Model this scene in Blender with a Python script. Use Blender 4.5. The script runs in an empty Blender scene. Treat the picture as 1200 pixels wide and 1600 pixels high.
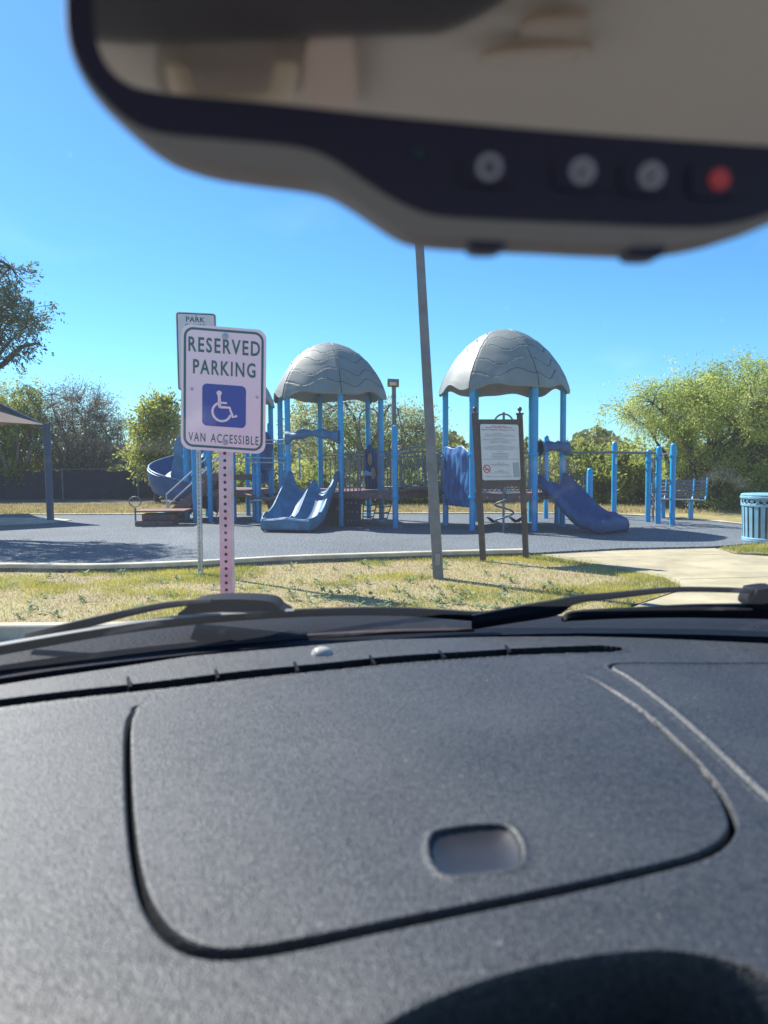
import bpy, math, random
import numpy as np
from mathutils import Vector, Matrix
from mathutils.geometry import tessellate_polygon

rnd = random.Random(7)
S = bpy.context.scene
COL = S.collection
R = math.radians

# ------------------------------------------------------------------ camera
CAMZ = 1.5
PITCH, ROLL, FPX = R(3.96), R(0.45), 1200.0
cam = bpy.data.cameras.new('camera')
cam.sensor_fit = 'VERTICAL'; cam.sensor_height = 36.0; cam.lens = 27.0
cam.clip_start = 0.01; cam.clip_end = 2000
cam.dof.use_dof = True; cam.dof.focus_distance = 5.5; cam.dof.aperture_fstop = 6.3
CAM = bpy.data.objects.new('camera', cam); COL.objects.link(CAM)
_f = Vector((0, math.cos(PITCH), -math.sin(PITCH)))
_r0 = Vector((1, 0, 0)); _u0 = Vector((0, math.sin(PITCH), math.cos(PITCH)))
_r = _r0 * math.cos(ROLL) - _u0 * math.sin(ROLL)
_u = _u0 * math.cos(ROLL) + _r0 * math.sin(ROLL)
CAM.matrix_world = Matrix(((_r.x, _u.x, -_f.x, 0), (_r.y, _u.y, -_f.y, 0), (_r.z, _u.z, -_f.z, CAMZ), (0, 0, 0, 1)))
S.camera = CAM

# ------------------------------------------------------------------ light
SUN = Vector((-0.74, 0.67, 1.0)).normalized()
w = bpy.data.worlds.new('World'); S.world = w; w.use_nodes = True
_n = w.node_tree.nodes; _l = w.node_tree.links
sky = _n.new('ShaderNodeTexSky'); sky.sky_type = 'NISHITA'; sky.sun_disc = False
sky.sun_elevation = math.asin(SUN.z); sky.sun_rotation = math.atan2(SUN.x, SUN.y) % (2 * math.pi)
sky.altitude = 100; sky.air_density = 1.0; sky.dust_density = 0.3; sky.ozone_density = 3.0
_hs = _n.new('ShaderNodeHueSaturation'); _hs.inputs['Saturation'].default_value = 1.1
_mu = _n.new('ShaderNodeMix'); _mu.data_type = 'RGBA'; _mu.blend_type = 'MULTIPLY'; _mu.inputs[0].default_value = 1.0; _mu.inputs[7].default_value = (0.54, 0.95, 1.2, 1)
_l.new(sky.outputs[0], _hs.inputs['Color']); _l.new(_hs.outputs[0], _mu.inputs[6]); _l.new(_mu.outputs[2], _n['Background'].inputs[0])
_n['Background'].inputs[1].default_value = 0.085
sun = bpy.data.lights.new('sun', 'SUN'); sun.energy = 5.0; sun.angle = R(0.53); sun.color = (1, 0.95, 0.87)
SUNO = bpy.data.objects.new('sun', sun); COL.objects.link(SUNO); SUNO.location = (-20, 20, 30)
SUNO.rotation_euler = SUN.to_track_quat('Z', 'Y').to_euler()
S.view_settings.view_transform = 'Standard'; S.view_settings.look = 'None'
S.view_settings.exposure = 0.9; S.view_settings.gamma = 1.0
S.view_settings.use_curve_mapping = False
S.cycles.max_bounces = 10; S.cycles.transparent_max_bounces = 24

# ------------------------------------------------------------------ measuring helpers (points in the real place)
def ray(u, v):
    return (_f + _r * ((u - 600) / FPX) + _u * (-(v - 800) / FPX))
def W(u, v, Y):
    d = ray(u, v); return Vector((0, 0, CAMZ)) + d * (Y / d.y)
def G(u, v, z=0.0):
    d = ray(u, v); return Vector((0, 0, CAMZ)) + d * ((z - CAMZ) / d.z)

# ------------------------------------------------------------------ materials
def mat(name, color, rough=0.6, metal=0.0, vary=0.12, vscale=6.0, bump=0.0, bscale=60.0, color2=None, spec=0.5,
        detail=4.0, coat=0.0, contrast=None, emit=None, patch=None):
    m = bpy.data.materials.new(name); m.use_nodes = True
    n = m.node_tree.nodes; l = m.node_tree.links; b = n['Principled BSDF']
    tc = n.new('ShaderNodeTexCoord'); nz = n.new('ShaderNodeTexNoise')
    nz.inputs['Scale'].default_value = vscale; nz.inputs['Detail'].default_value = detail
    l.new(tc.outputs['Object'], nz.inputs['Vector'])
    ra = n.new('ShaderNodeValToRGB')
    lo, hi = contrast or (0.3, 0.7)
    ra.color_ramp.elements[0].position = lo; ra.color_ramp.elements[1].position = hi
    c2 = color2 or tuple(min(1, c * (1 + vary)) for c in color)
    c1 = color if color2 else tuple(c * (1 - vary) for c in color)
    ra.color_ramp.elements[0].color = (*c1, 1); ra.color_ramp.elements[1].color = (*c2, 1)
    l.new(nz.outputs['Fac'], ra.inputs[0]); col = ra.outputs[0]
    if patch:
        for sc_, am_ in ((patch[0], patch[1]), (patch[0] * 4.7, patch[1] * .6)):
            pz = n.new('ShaderNodeTexNoise'); pz.inputs['Scale'].default_value = sc_; pz.inputs['Detail'].default_value = 7; pz.inputs['Roughness'].default_value = .65; pz.inputs['Distortion'].default_value = .4
            l.new(tc.outputs['Object'], pz.inputs['Vector'])
            mr = n.new('ShaderNodeMapRange'); mr.inputs[1].default_value = .35; mr.inputs[2].default_value = .62; mr.inputs[3].default_value = 1 - am_; mr.inputs[4].default_value = 1 + am_ * .4
            l.new(pz.outputs['Fac'], mr.inputs[0])
            mu = n.new('ShaderNodeMix'); mu.data_type = 'RGBA'; mu.blend_type = 'MULTIPLY'; mu.inputs[0].default_value = 1
            l.new(col, mu.inputs[6]); l.new(mr.outputs[0], mu.inputs[7]); col = mu.outputs[2]
    l.new(col, b.inputs['Base Color'])
    b.inputs['Roughness'].default_value = rough; b.inputs['Metallic'].default_value = metal
    b.inputs['Specular IOR Level'].default_value = spec
    b.inputs['Coat Weight'].default_value = coat
    if emit:
        b.inputs['Emission Color'].default_value = (*emit[:3], 1); b.inputs['Emission Strength'].default_value = emit[3]
    if bump:
        n2 = n.new('ShaderNodeTexNoise'); n2.inputs['Scale'].default_value = bscale; n2.inputs['Detail'].default_value = 3
        l.new(tc.outputs['Object'], n2.inputs['Vector'])
        bp = n.new('ShaderNodeBump'); bp.inputs['Strength'].default_value = bump; bp.inputs['Distance'].default_value = 0.02
        l.new(n2.outputs['Fac'], bp.inputs['Height']); l.new(bp.outputs[0], b.inputs['Normal'])
    return m

def leafmat(name, ca, cb, rough=0.6, trans=0.35, scale=0.9):
    m = bpy.data.materials.new(name); m.use_nodes = True
    n = m.node_tree.nodes; l = m.node_tree.links; b = n['Principled BSDF']
    tc = n.new('ShaderNodeTexCoord'); nz = n.new('ShaderNodeTexNoise'); nz.inputs['Scale'].default_value = scale
    l.new(tc.outputs['Object'], nz.inputs['Vector'])
    ge = n.new('ShaderNodeNewGeometry')
    ad = n.new('ShaderNodeMath'); ad.operation = 'MULTIPLY_ADD'; ad.inputs[1].default_value = 0.6; 
    l.new(ge.outputs['Random Per Island'], ad.inputs[0])
    sb = n.new('ShaderNodeMath'); sb.operation = 'MULTIPLY_ADD'; sb.inputs[1].default_value = 1.6; sb.inputs[2].default_value = -0.6
    l.new(nz.outputs['Fac'], sb.inputs[0]); l.new(sb.outputs[0], ad.inputs[2])
    ra = n.new('ShaderNodeValToRGB'); ra.color_ramp.elements[0].color = (*ca, 1); ra.color_ramp.elements[1].color = (*cb, 1)
    ra.color_ramp.elements[0].position = 0.1; ra.color_ramp.elements[1].position = 0.9
    l.new(ad.outputs[0], ra.inputs[0]); l.new(ra.outputs[0], b.inputs['Base Color'])
    b.inputs['Roughness'].default_value = rough; b.inputs['Specular IOR Level'].default_value = 0.25
    tr = n.new('ShaderNodeBsdfTranslucent'); l.new(ra.outputs[0], tr.inputs[0])
    mx = n.new('ShaderNodeMixShader'); mx.inputs[0].default_value = trans
    l.new(b.outputs[0], mx.inputs[1]); l.new(tr.outputs[0], mx.inputs[2])
    l.new(mx.outputs[0], n['Material Output'].inputs['Surface'])
    return m

M = {}
M['blue'] = mat('blue_powder_coat', (0.002, 0.36, 0.68), 0.38, vary=0.10, vscale=5, coat=0.2, patch=(1.3, .12))
M['slide'] = mat('slide_plastic', (0.07, 0.21, 0.35), 0.50, vary=0.18, vscale=3, patch=(2.2, .22), bump=0.05, bscale=30)
M['slide_dark'] = mat('navy_plastic', (0.03, 0.11, 0.27), 0.5, vary=0.2, vscale=3, patch=(2.2, .22), bump=0.05, bscale=30)
M['rail'] = mat('grey_railing_paint', (0.15, 0.17, 0.19), 0.5, vary=0.15)
M['steel'] = mat('galvanised_steel', (0.46, 0.47, 0.48), 0.42, metal=0.7, vary=0.18, vscale=14)
M['silver'] = mat('silver_rail_paint', (0.55, 0.58, 0.6), 0.35, metal=0.3, vary=0.1)
M['deck'] = mat('brown_deck_coating', (0.21, 0.105, 0.09), 0.6, vary=0.25, vscale=8)
M['tan'] = mat('tan_planks', (0.46, 0.27, 0.19), 0.65, vary=0.2, vscale=5)
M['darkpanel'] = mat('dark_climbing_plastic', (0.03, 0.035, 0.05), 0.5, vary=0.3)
M['canopy'] = mat('grey_canopy_plastic', (0.25, 0.27, 0.245), 0.5, patch=(1.2, .10), vary=0.07, vscale=2.5, bump=0.05, bscale=12)
M['brown'] = mat('brown_painted_steel', (0.055, 0.035, 0.03), 0.45, vary=0.25, vscale=9)
M['rubber'] = mat('poured_rubber', (0.05, 0.064, 0.082), 0.9, bump=0.6, bscale=30, color2=(0.215, 0.245, 0.265), vscale=33, detail=7, patch=(.45, .16), contrast=(0.43, 0.60))
M['concrete'] = mat('concrete', (0.44, 0.38, 0.24), 0.85, patch=(.6, .22), vary=0.16, vscale=1.6, bump=0.15, bscale=70, detail=8)
M['curb'] = mat('curb_concrete', (0.56, 0.50, 0.37), 0.85, patch=(1.5, .25), vary=0.15, vscale=2.5, bump=0.15, bscale=70, detail=8)
M['asphalt'] = mat('worn_asphalt', (0.24, 0.23, 0.21), 0.9, vary=0.25, vscale=20, bump=0.4, bscale=120)
M['soil'] = mat('dry_soil_and_thatch', (0.34, 0.255, 0.16), 0.95, bump=0.9, bscale=26, color2=(0.34, 0.30, 0.13), vscale=1.1, detail=9)
M['fargrass'] = mat('dry_lawn', (0.22, 0.19, 0.07), 0.95, bump=0.9, bscale=9, color2=(0.36, 0.29, 0.11), vscale=1.3, detail=9)
M['bark'] = mat('bark', (0.07, 0.058, 0.048), 0.9, vary=0.35, vscale=9, bump=0.6, bscale=25)
M['greybark'] = mat('grey_bark', (0.22, 0.20, 0.18), 0.9, vary=0.3, vscale=9, bump=0.6, bscale=25)
M['fence'] = mat('dark_windscreen_fabric', (0.028, 0.035, 0.055), 0.85, vary=0.25, vscale=2)
M['tarp'] = mat('tan_shade_fabric', (0.20, 0.145, 0.125), 0.85, vary=0.12, vscale=3)
M['signwhite'] = mat('sign_white', (0.95, 0.86, 0.82), 0.45, vary=0.03, vscale=4)
M['signback'] = mat('sign_aluminium', (0.5, 0.5, 0.5), 0.4, metal=0.8)
M['signgreen'] = mat('sign_green', (0.008, 0.13, 0.11), 0.45, vary=0.05)
M['signblue'] = mat('sign_blue', (0.012, 0.06, 0.36), 0.45, vary=0.06, vscale=6)
M['black'] = mat('print_black', (0.02, 0.02, 0.022), 0.5)
M['red'] = mat('print_red', (0.55, 0.02, 0.03), 0.5)
M['greyprint'] = mat('grey_sticker', (0.33, 0.36, 0.38), 0.5, vary=0.3, vscale=60)
M['greyink'] = mat('grey_ink', (0.2, 0.2, 0.21), 0.5)
M['board'] = mat('board_white', (0.62, 0.62, 0.63), 0.5, vary=0.05)
M['bench'] = mat('bench_slats', (0.16, 0.16, 0.165), 0.5)
M['binblue'] = mat('bin_blue', (0.20, 0.42, 0.54), 0.45, vary=0.15, vscale=6)
M['lamp'] = mat('grey_lamp_metal', (0.26, 0.27, 0.27), 0.5, metal=0.3)
M['pole'] = mat('weathered_pole', (0.17, 0.175, 0.175), 0.55, metal=0.25, vary=0.25, vscale=5)
M['pinkpost'] = mat('galvanised_post', (0.66, 0.58, 0.58), 0.45, metal=0.35, vary=0.14, vscale=16)
M['bird'] = mat('black_feathers', (0.012, 0.012, 0.014), 0.4)
M['plastic'] = mat('black_car_plastic', (0.004, 0.005, 0.010), 0.6, vary=0.3, vscale=20, bump=0.1, bscale=150, spec=0.1)
M['wiper'] = mat('black_wiper_paint', (0.004, 0.006, 0.011), 0.6, vary=0.3, vscale=30, spec=0.12)
M['redpaint'] = mat('red_car_paint', (0.50, 0.035, 0.04), 0.3, vary=0.05, coat=0.6)
M['taupe'] = mat('taupe_plastic', (0.28, 0.25, 0.235), 0.55, vary=0.05)
M['bezel'] = mat('black_gloss_bezel', (0.010, 0.006, 0.034), 0.45, vary=0.1)
M['headliner'] = mat('beige_headliner', (0.68, 0.65, 0.58), 0.95, vary=0.05, vscale=200, bump=0.1, bscale=300)
M['taupetrim'] = mat('beige_trim_plastic', (0.62, 0.52, 0.42), 0.5, vary=0.05)
M['darktrim'] = mat('dark_trim', (0.03, 0.035, 0.045), 0.7)
M['lens'] = mat('amber_lamp_lens', (0.34, 0.23, 0.13), 0.2)
M['seat'] = mat('grey_cloth', (0.2, 0.19, 0.18), 0.9)
M['tyre'] = mat('tyre_rubber', (0.02, 0.02, 0.02), 0.85)
M['icon'] = mat('lit_grey_button', (0.22, 0.22, 0.27), 0.5, emit=(0.55, 0.55, 0.65, 0.03))
M['iconred'] = mat('lit_red_button', (0.42, 0.05, 0.06), 0.5, emit=(1.0, 0.10, 0.12, 0.03))
M['sensor'] = mat('sensor_lens', (0.45, 0.42, 0.38), 0.15)
M['ovaltan'] = mat('tan_plastic', (0.42, 0.24, 0.13), 0.5)
M['skyblue'] = mat('light_blue_plastic', (0.15, 0.42, 0.62), 0.45)
M['woodsleaf'] = leafmat('far_wood_leaves', (0.10, 0.12, 0.05), (0.26, 0.27, 0.10))

def vinyl():
    m = bpy.data.materials.new('grained_dash_vinyl'); m.use_nodes = True
    n = m.node_tree.nodes; l = m.node_tree.links; b = n['Principled BSDF']
    tc = n.new('ShaderNodeTexCoord')
    a = n.new('ShaderNodeTexVoronoi'); a.inputs['Scale'].default_value = 620; a.feature = 'SMOOTH_F1'
    c = n.new('ShaderNodeTexNoise'); c.inputs['Scale'].default_value = 420; c.inputs['Detail'].default_value = 3
    d = n.new('ShaderNodeTexNoise'); d.inputs['Scale'].default_value = 7; d.inputs['Detail'].default_value = 6
    for q in (a, c, d): l.new(tc.outputs['Object'], q.inputs['Vector'])
    ad = n.new('ShaderNodeMath'); ad.operation = 'ADD'
    l.new(a.outputs['Distance'], ad.inputs[0]); l.new(c.outputs['Fac'], ad.inputs[1])
    bp = n.new('ShaderNodeBump'); bp.inputs['Strength'].default_value = 0.5; bp.inputs['Distance'].default_value = 0.0014
    l.new(ad.outputs[0], bp.inputs['Height']); l.new(bp.outputs[0], b.inputs['Normal'])
    ra = n.new('ShaderNodeValToRGB'); ra.color_ramp.elements[0].color = (0.009, 0.011, 0.015, 1); ra.color_ramp.elements[1].color = (0.020, 0.023, 0.029, 1)
    ra.color_ramp.elements[0].position = 0.35; ra.color_ramp.elements[1].position = 0.7
    l.new(d.outputs['Fac'], ra.inputs[0])
    # fine pale dust flecks
    e = n.new('ShaderNodeTexNoise'); e.inputs['Scale'].default_value = 160; e.inputs['Detail'].default_value = 1
    l.new(tc.outputs['Object'], e.inputs['Vector'])
    rb = n.new('ShaderNodeValToRGB'); rb.color_ramp.elements[0].position = 0.72; rb.color_ramp.elements[1].position = 0.80
    l.new(e.outputs['Fac'], rb.inputs[0])
    mx = n.new('ShaderNodeMix'); mx.data_type = 'RGBA'; mx.inputs[7].default_value = (0.20, 0.20, 0.19, 1)
    ms = n.new('ShaderNodeMath'); ms.operation = 'MULTIPLY'; ms.inputs[1].default_value = 0.5
    l.new(rb.outputs[0], ms.inputs[0]); l.new(ms.outputs[0], mx.inputs[0]); l.new(ra.outputs[0], mx.inputs[6])
    l.new(mx.outputs[2], b.inputs['Base Color'])
    rr = n.new('ShaderNodeMapRange'); rr.inputs[3].default_value = 0.53; rr.inputs[4].default_value = 0.61
    g2 = n.new('ShaderNodeTexNoise'); g2.inputs['Scale'].default_value = 190; g2.inputs['Detail'].default_value = 4; l.new(tc.outputs['Object'], g2.inputs['Vector'])
    g3 = n.new('ShaderNodeMath'); g3.operation = 'MULTIPLY_ADD'; g3.inputs[1].default_value = 2.2; g3.inputs[2].default_value = -1.1; l.new(g2.outputs['Fac'], g3.inputs[0])
    g4 = n.new('ShaderNodeMath'); g4.operation = 'ADD'; l.new(d.outputs['Fac'], g4.inputs[0]); l.new(g3.outputs[0], g4.inputs[1])
    l.new(g4.outputs[0], rr.inputs[0]); rr.clamp = False; l.new(rr.outputs[0], b.inputs['Roughness'])
    sm_ = n.new('ShaderNodeMapRange'); sm_.inputs[1].default_value = .35; sm_.inputs[2].default_value = .65; sm_.inputs[3].default_value = .55; sm_.inputs[4].default_value = 1.0
    l.new(g2.outputs['Fac'], sm_.inputs[0]); l.new(sm_.outputs[0], b.inputs['Specular IOR Level'])
    return m
M['vinyl'] = vinyl()

def mirror_mat():
    m = bpy.data.materials.new('mirror_glass'); m.use_nodes = True
    b = m.node_tree.nodes['Principled BSDF']
    b.inputs['Metallic'].default_value = 1; b.inputs['Roughness'].default_value = 0.06
    b.inputs['Base Color'].default_value = (0.95, 0.96, 0.95, 1)
    return m
M['mirror'] = mirror_mat()

def windshield_mat():
    m = bpy.data.materials.new('dusty_windshield_glass'); m.use_nodes = True
    n = m.node_tree.nodes; l = m.node_tree.links
    for x in list(n):
        if x.type != 'OUTPUT_MATERIAL': n.remove(x)
    out = n['Material Output']
    tr = n.new('ShaderNodeBsdfTransparent'); tr.inputs[0].default_value = (0.97, 0.985, 0.98, 1)
    gl = n.new('ShaderNodeBsdfGlossy'); gl.inputs['Roughness'].default_value = 0.02
    lw = n.new('ShaderNodeLayerWeight'); pw = n.new('ShaderNodeMath'); pw.operation = 'POWER'; pw.inputs[1].default_value = 5
    l.new(lw.outputs['Facing'], pw.inputs[0])
    fr = n.new('ShaderNodeMath'); fr.operation = 'MULTIPLY_ADD'; fr.inputs[1].default_value = 0.4; fr.inputs[2].default_value = 0.012
    l.new(pw.outputs[0], fr.inputs[0])
    m1 = n.new('ShaderNodeMixShader'); l.new(fr.outputs[0], m1.inputs[0]); l.new(tr.outputs[0], m1.inputs[1]); l.new(gl.outputs[0], m1.inputs[2])
    tc = n.new('ShaderNodeTexCoord')
    nz = n.new('ShaderNodeTexNoise'); nz.inputs['Scale'].default_value = 9; nz.inputs['Detail'].default_value = 5; nz.inputs['Distortion'].default_value = 0.6
    l.new(tc.outputs['Object'], nz.inputs['Vector'])
    ra = n.new('ShaderNodeValToRGB'); ra.color_ramp.elements[0].position = 0.60; ra.color_ramp.elements[1].position = 0.82
    ra.color_ramp.elements[0].color = (0.013, 0.013, 0.013, 1); ra.color_ramp.elements[1].color = (0.06, 0.06, 0.06, 1)
    l.new(nz.outputs['Fac'], ra.inputs[0])
    vo = n.new('ShaderNodeTexVoronoi'); vo.inputs['Scale'].default_value = 34; l.new(tc.outputs['Object'], vo.inputs['Vector'])
    vm = n.new('ShaderNodeMapRange'); vm.inputs[1].default_value = 0.02; vm.inputs[2].default_value = 0.045; vm.inputs[3].default_value = 0.10; vm.inputs[4].default_value = 0.0
    l.new(vo.outputs['Distance'], vm.inputs[0])
    mxm = n.new('ShaderNodeMath'); mxm.operation = 'ADD'; l.new(ra.outputs[0], mxm.inputs[0]); l.new(vm.outputs[0], mxm.inputs[1])
    tl = n.new('ShaderNodeBsdfTranslucent'); tl.inputs[0].default_value = (0.8, 0.84, 0.9, 1)
    m2 = n.new('ShaderNodeMixShader'); l.new(mxm.outputs[0], m2.inputs[0]); l.new(m1.outputs[0], m2.inputs[1]); l.new(tl.outputs[0], m2.inputs[2])
    l.new(m2.outputs[0], out.inputs['Surface'])
    return m
M['glass'] = windshield_mat()

# ------------------------------------------------------------------ object helpers
def root_loc(p):
    while p.parent: p = p.parent
    return p.location.copy()

def thing(name, label, cat, loc, group=None):
    o = bpy.data.objects.new(name, None); COL.objects.link(o); o.empty_display_size = 0.2
    o.location = loc; o['label'] = label; o['category'] = cat
    if group: o['group'] = group
    return o

def tag(o, label=None, cat=None, group=None, kind=None):
    if label: o['label'] = label
    if cat: o['category'] = cat
    if group: o['group'] = group
    if kind: o['kind'] = kind
    return o

def link_mesh(me, name, parent=None, loc=None):
    o = bpy.data.objects.new(name, me); COL.objects.link(o)
    if parent is not None: o.parent = parent
    if loc is not None: o.location = loc
    return o

class MB:
    def __init__(s): s.v = []; s.f = []
    def add(s, vs, fs):
        b = len(s.v); s.v += [tuple(p) for p in vs]; s.f += [tuple(i + b for i in f) for f in fs]; return s
    def box(s, c, d, ax=None, ay=None, az=None):
        c = Vector(c); ax = Vector(ax or (1, 0, 0)); ay = Vector(ay or (0, 1, 0)); az = Vector(az or (0, 0, 1))
        vs = [c + ax * (d[0] / 2 * i) + ay * (d[1] / 2 * j) + az * (d[2] / 2 * k) for k in (-1, 1) for j in (-1, 1) for i in (-1, 1)]
        return s.add(vs, [(0, 2, 3, 1), (4, 5, 7, 6), (0, 1, 5, 4), (1, 3, 7, 5), (3, 2, 6, 7), (2, 0, 4, 6)])
    def beam(s, a, b, wx, wz, up=(0, 0, 1)):
        a = Vector(a); b = Vector(b); d = b - a; L = d.length; d = d / L
        u = Vector(up)
        if abs(u.dot(d)) > 0.95: u = Vector((0, 1, 0))
        sx = d.cross(u).normalized(); sz = sx.cross(d).normalized()
        return s.box((a + b) / 2, (wx, L, wz), sx, d, sz)
    def tube(s, pts, r, n=8, caps=True, closed=False):
        pts = [Vector(p) for p in pts]; k = len(pts)
        rs = r if isinstance(r, (list, tuple)) else [r] * k
        base = len(s.v); nrm = None
        for i, p in enumerate(pts):
            if closed: t = pts[(i + 1) % k] - pts[i - 1]
            elif i == 0: t = pts[1] - pts[0]
            elif i == k - 1: t = pts[-1] - pts[-2]
            else: t = (pts[i + 1] - pts[i]).normalized() + (pts[i] - pts[i - 1]).normalized()
            t = t.normalized() if t.length > 1e-9 else Vector((0, 0, 1))
            if nrm is None:
                nrm = t.cross(Vector((0, 0, 1)) if abs(t.z) < 0.9 else Vector((1, 0, 0))).normalized()
            else:
                nrm = (nrm - t * nrm.dot(t)); nrm = nrm.normalized() if nrm.length > 1e-6 else t.orthogonal().normalized()
            bn = t.cross(nrm)
            for j in range(n):
                a = 2 * math.pi * j / n
                s.v.append(tuple(p + (nrm * math.cos(a) + bn * math.sin(a)) * rs[i]))
        for i in range(k if closed else k - 1):
            i2 = (i + 1) % k
            for j in range(n):
                s.f.append((base + i * n + j, base + i * n + (j + 1) % n, base + i2 * n + (j + 1) % n, base + i2 * n + j))
        if caps and not closed:
            s.f.append(tuple(base + j for j in range(n))[::-1]); s.f.append(tuple(base + (k - 1) * n + j for j in range(n)))
        return s
    def lathe(s, c, prof, n=16, axis=None):
        c = Vector(c); base = len(s.v)
        az = Vector(axis).normalized() if axis else Vector((0, 0, 1)); ax = az.orthogonal().normalized(); ay = az.cross(ax)
        for r, z in prof:
            for j in range(n):
                a = 2 * math.pi * j / n
                s.v.append(tuple(c + ax * (r * math.cos(a)) + ay * (r * math.sin(a)) + az * z))
        for i in range(len(prof) - 1):
            for j in range(n):
                s.f.append((base + i * n + j, base + i * n + (j + 1) % n, base + (i + 1) * n + (j + 1) % n, base + (i + 1) * n + j))
        s.f.append(tuple(base + j for j in range(n))[::-1]); s.f.append(tuple(base + (len(prof) - 1) * n + j for j in range(n)))
        return s
    def prism(s, pts, off):
        """pts: planar polygon in 3-D, extruded by vector off"""
        pts = [Vector(p) for p in pts]; off = Vector(off); k = len(pts)
        tri = tessellate_polygon([pts])
        vs = pts + [p + off for p in pts]
        fs = [tuple(t) for t in tri] + [tuple(i + k for i in reversed(t)) for t in tri]
        fs += [(i, (i + 1) % k, k + (i + 1) % k, k + i) for i in range(k)]
        return s.add(vs, fs)
    def grid(s, P):
        """P: rows of points"""
        b = len(s.v); n = len(P[0])
        for r in P: s.v += [tuple(p) for p in r]
        for i in range(len(P) - 1):
            for j in range(n - 1):
                s.f.append((b + i * n + j, b + i * n + j + 1, b + (i + 1) * n + j + 1, b + (i + 1) * n + j))
        return s
    def mesh(s, name, m, smooth=False, off=Vector((0, 0, 0)), bevel=0, fixn=True):
        me = bpy.data.meshes.new(name)
        me.from_pydata([(a - off.x, b - off.y, c - off.z) for a, b, c in s.v], [], s.f)
        if fixn:
            import bmesh
            bm = bmesh.new(); bm.from_mesh(me); bmesh.ops.recalc_face_normals(bm, faces=bm.faces); bm.to_mesh(me); bm.free()
        me.materials.append(m)
        if smooth:
            me.polygons.foreach_set('use_smooth', [True] * len(me.polygons))
            me.set_sharp_from_angle(angle=R(45)) if hasattr(me, 'set_sharp_from_angle') else None
        me.update(); return me
    def build(s, name, m, parent=None, smooth=False, label=None, bevel=0.0):
        off = root_loc(parent) if parent else Vector((0, 0, 0))
        o = link_mesh(s.mesh(name, m, smooth, off), name, parent)
        if label: o['label'] = label
        if bevel:
            md = o.modifiers.new('bevel', 'BEVEL'); md.width = bevel; md.segments = 2; md.limit_method = 'ANGLE'
        return o

def npmesh(name, V, F, m, parent=None, smooth=False):
    """V (n,3), F (k,q) arrays"""
    me = bpy.data.meshes.new(name)
    off = root_loc(parent) if parent else Vector((0, 0, 0))
    V = np.asarray(V, dtype=np.float32) - np.array(off, dtype=np.float32)
    F = np.asarray(F, dtype=np.int32); k, q = F.shape
    me.vertices.add(len(V)); me.vertices.foreach_set('co', V.ravel())
    me.loops.add(k * q); me.loops.foreach_set('vertex_index', F.ravel())
    me.polygons.add(k); me.polygons.foreach_set('loop_start', np.arange(0, k * q, q, dtype=np.int32))
    me.polygons.foreach_set('loop_total', np.full(k, q, dtype=np.int32))
    if smooth: me.polygons.foreach_set('use_smooth', np.ones(k, dtype=bool))
    me.materials.append(m); me.update(calc_edges=True); me.validate()
    return link_mesh(me, name, parent)

def frame_of(TL, TR, BL):
    """a sign's own plane from three measured corners: returns function (a metres right, b metres down, n metres forward)"""
    ex = TR - TL; ey = BL - TL; w = ex.length; h = ey.length; ex /= w; ey /= h
    nn = ex.cross(ey).normalized()
    if nn.y > 0: nn = -nn
    def P(a, b, n=0.0): return TL + ex * a + ey * b + nn * n
    return P, w, h, nn

def rrect(x0, y0, x1, y1, r, k=6):
    pts = []
    for cx, cy, a0 in ((x1 - r, y0 + r, -90), (x1 - r, y1 - r, 0), (x0 + r, y1 - r, 90), (x0 + r, y0 + r, 180)):
        for i in range(k + 1):
            a = R(a0 + 90 * i / k); pts.append((cx + r * math.cos(a), cy + r * math.sin(a)))
    return pts

def stroke(mb, P, pts, wd, n0, closed=False):
    """flat raised line of width wd along pts on plane P"""
    k = len(pts); L = []; Rr = []
    for i in range(k):
        a = pts[i - 1] if (i > 0 or closed) else pts[0]; b = pts[(i + 1) % k] if (i < k - 1 or closed) else pts[-1]
        dx, dy = b[0] - a[0], b[1] - a[1]; q = math.hypot(dx, dy) or 1; nx, ny = -dy / q * wd / 2, dx / q * wd / 2
        L.append((pts[i][0] + nx, pts[i][1] + ny)); Rr.append((pts[i][0] - nx, pts[i][1] - ny))
    b0 = len(mb.v)
    for i in range(k):
        mb.v += [tuple(P(*L[i], n0)), tuple(P(*Rr[i], n0)), tuple(P(*L[i], 0)), tuple(P(*Rr[i], 0))]
    for i in range(k if closed else k - 1):
        a = b0 + 4 * i; c = b0 + 4 * ((i + 1) % k)
        mb.f += [(a, a + 1, c + 1, c), (a, c, c + 2, a + 2), (a + 1, a + 3, c + 3, c + 1)]
    return mb

def lettering(text, P, x0, y0, x1, y1, n0, m, parent, bold=0.0, name='lettering', sp=1.05):
    cu = bpy.data.curves.new('t', 'FONT'); cu.body = text; cu.size = 1.0; cu.offset = bold; cu.space_character = sp; cu.space_word = 1.5; cu.resolution_u = 3
    ob = bpy.data.objects.new('t', cu); COL.objects.link(ob)
    dg = bpy.context.evaluated_depsgraph_get(); dg.update()
    me = bpy.data.meshes.new_from_object(ob.evaluated_get(dg))
    bpy.data.objects.remove(ob); bpy.data.curves.remove(cu)
    V = np.array([v.co[:] for v in me.vertices]); mn = V.min(0); mx = V.max(0)
    off = root_loc(parent)
    for v in me.vertices:
        a = x0 + (v.co.x - mn[0]) / (mx[0] - mn[0]) * (x1 - x0); b = y1 - (v.co.y - mn[1]) / (mx[1] - mn[1]) * (y1 - y0)
        v.co = P(a, b, n0) - off
    me.materials.clear(); me.materials.append(m); me.name = name
    return link_mesh(me, name, parent)

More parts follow.
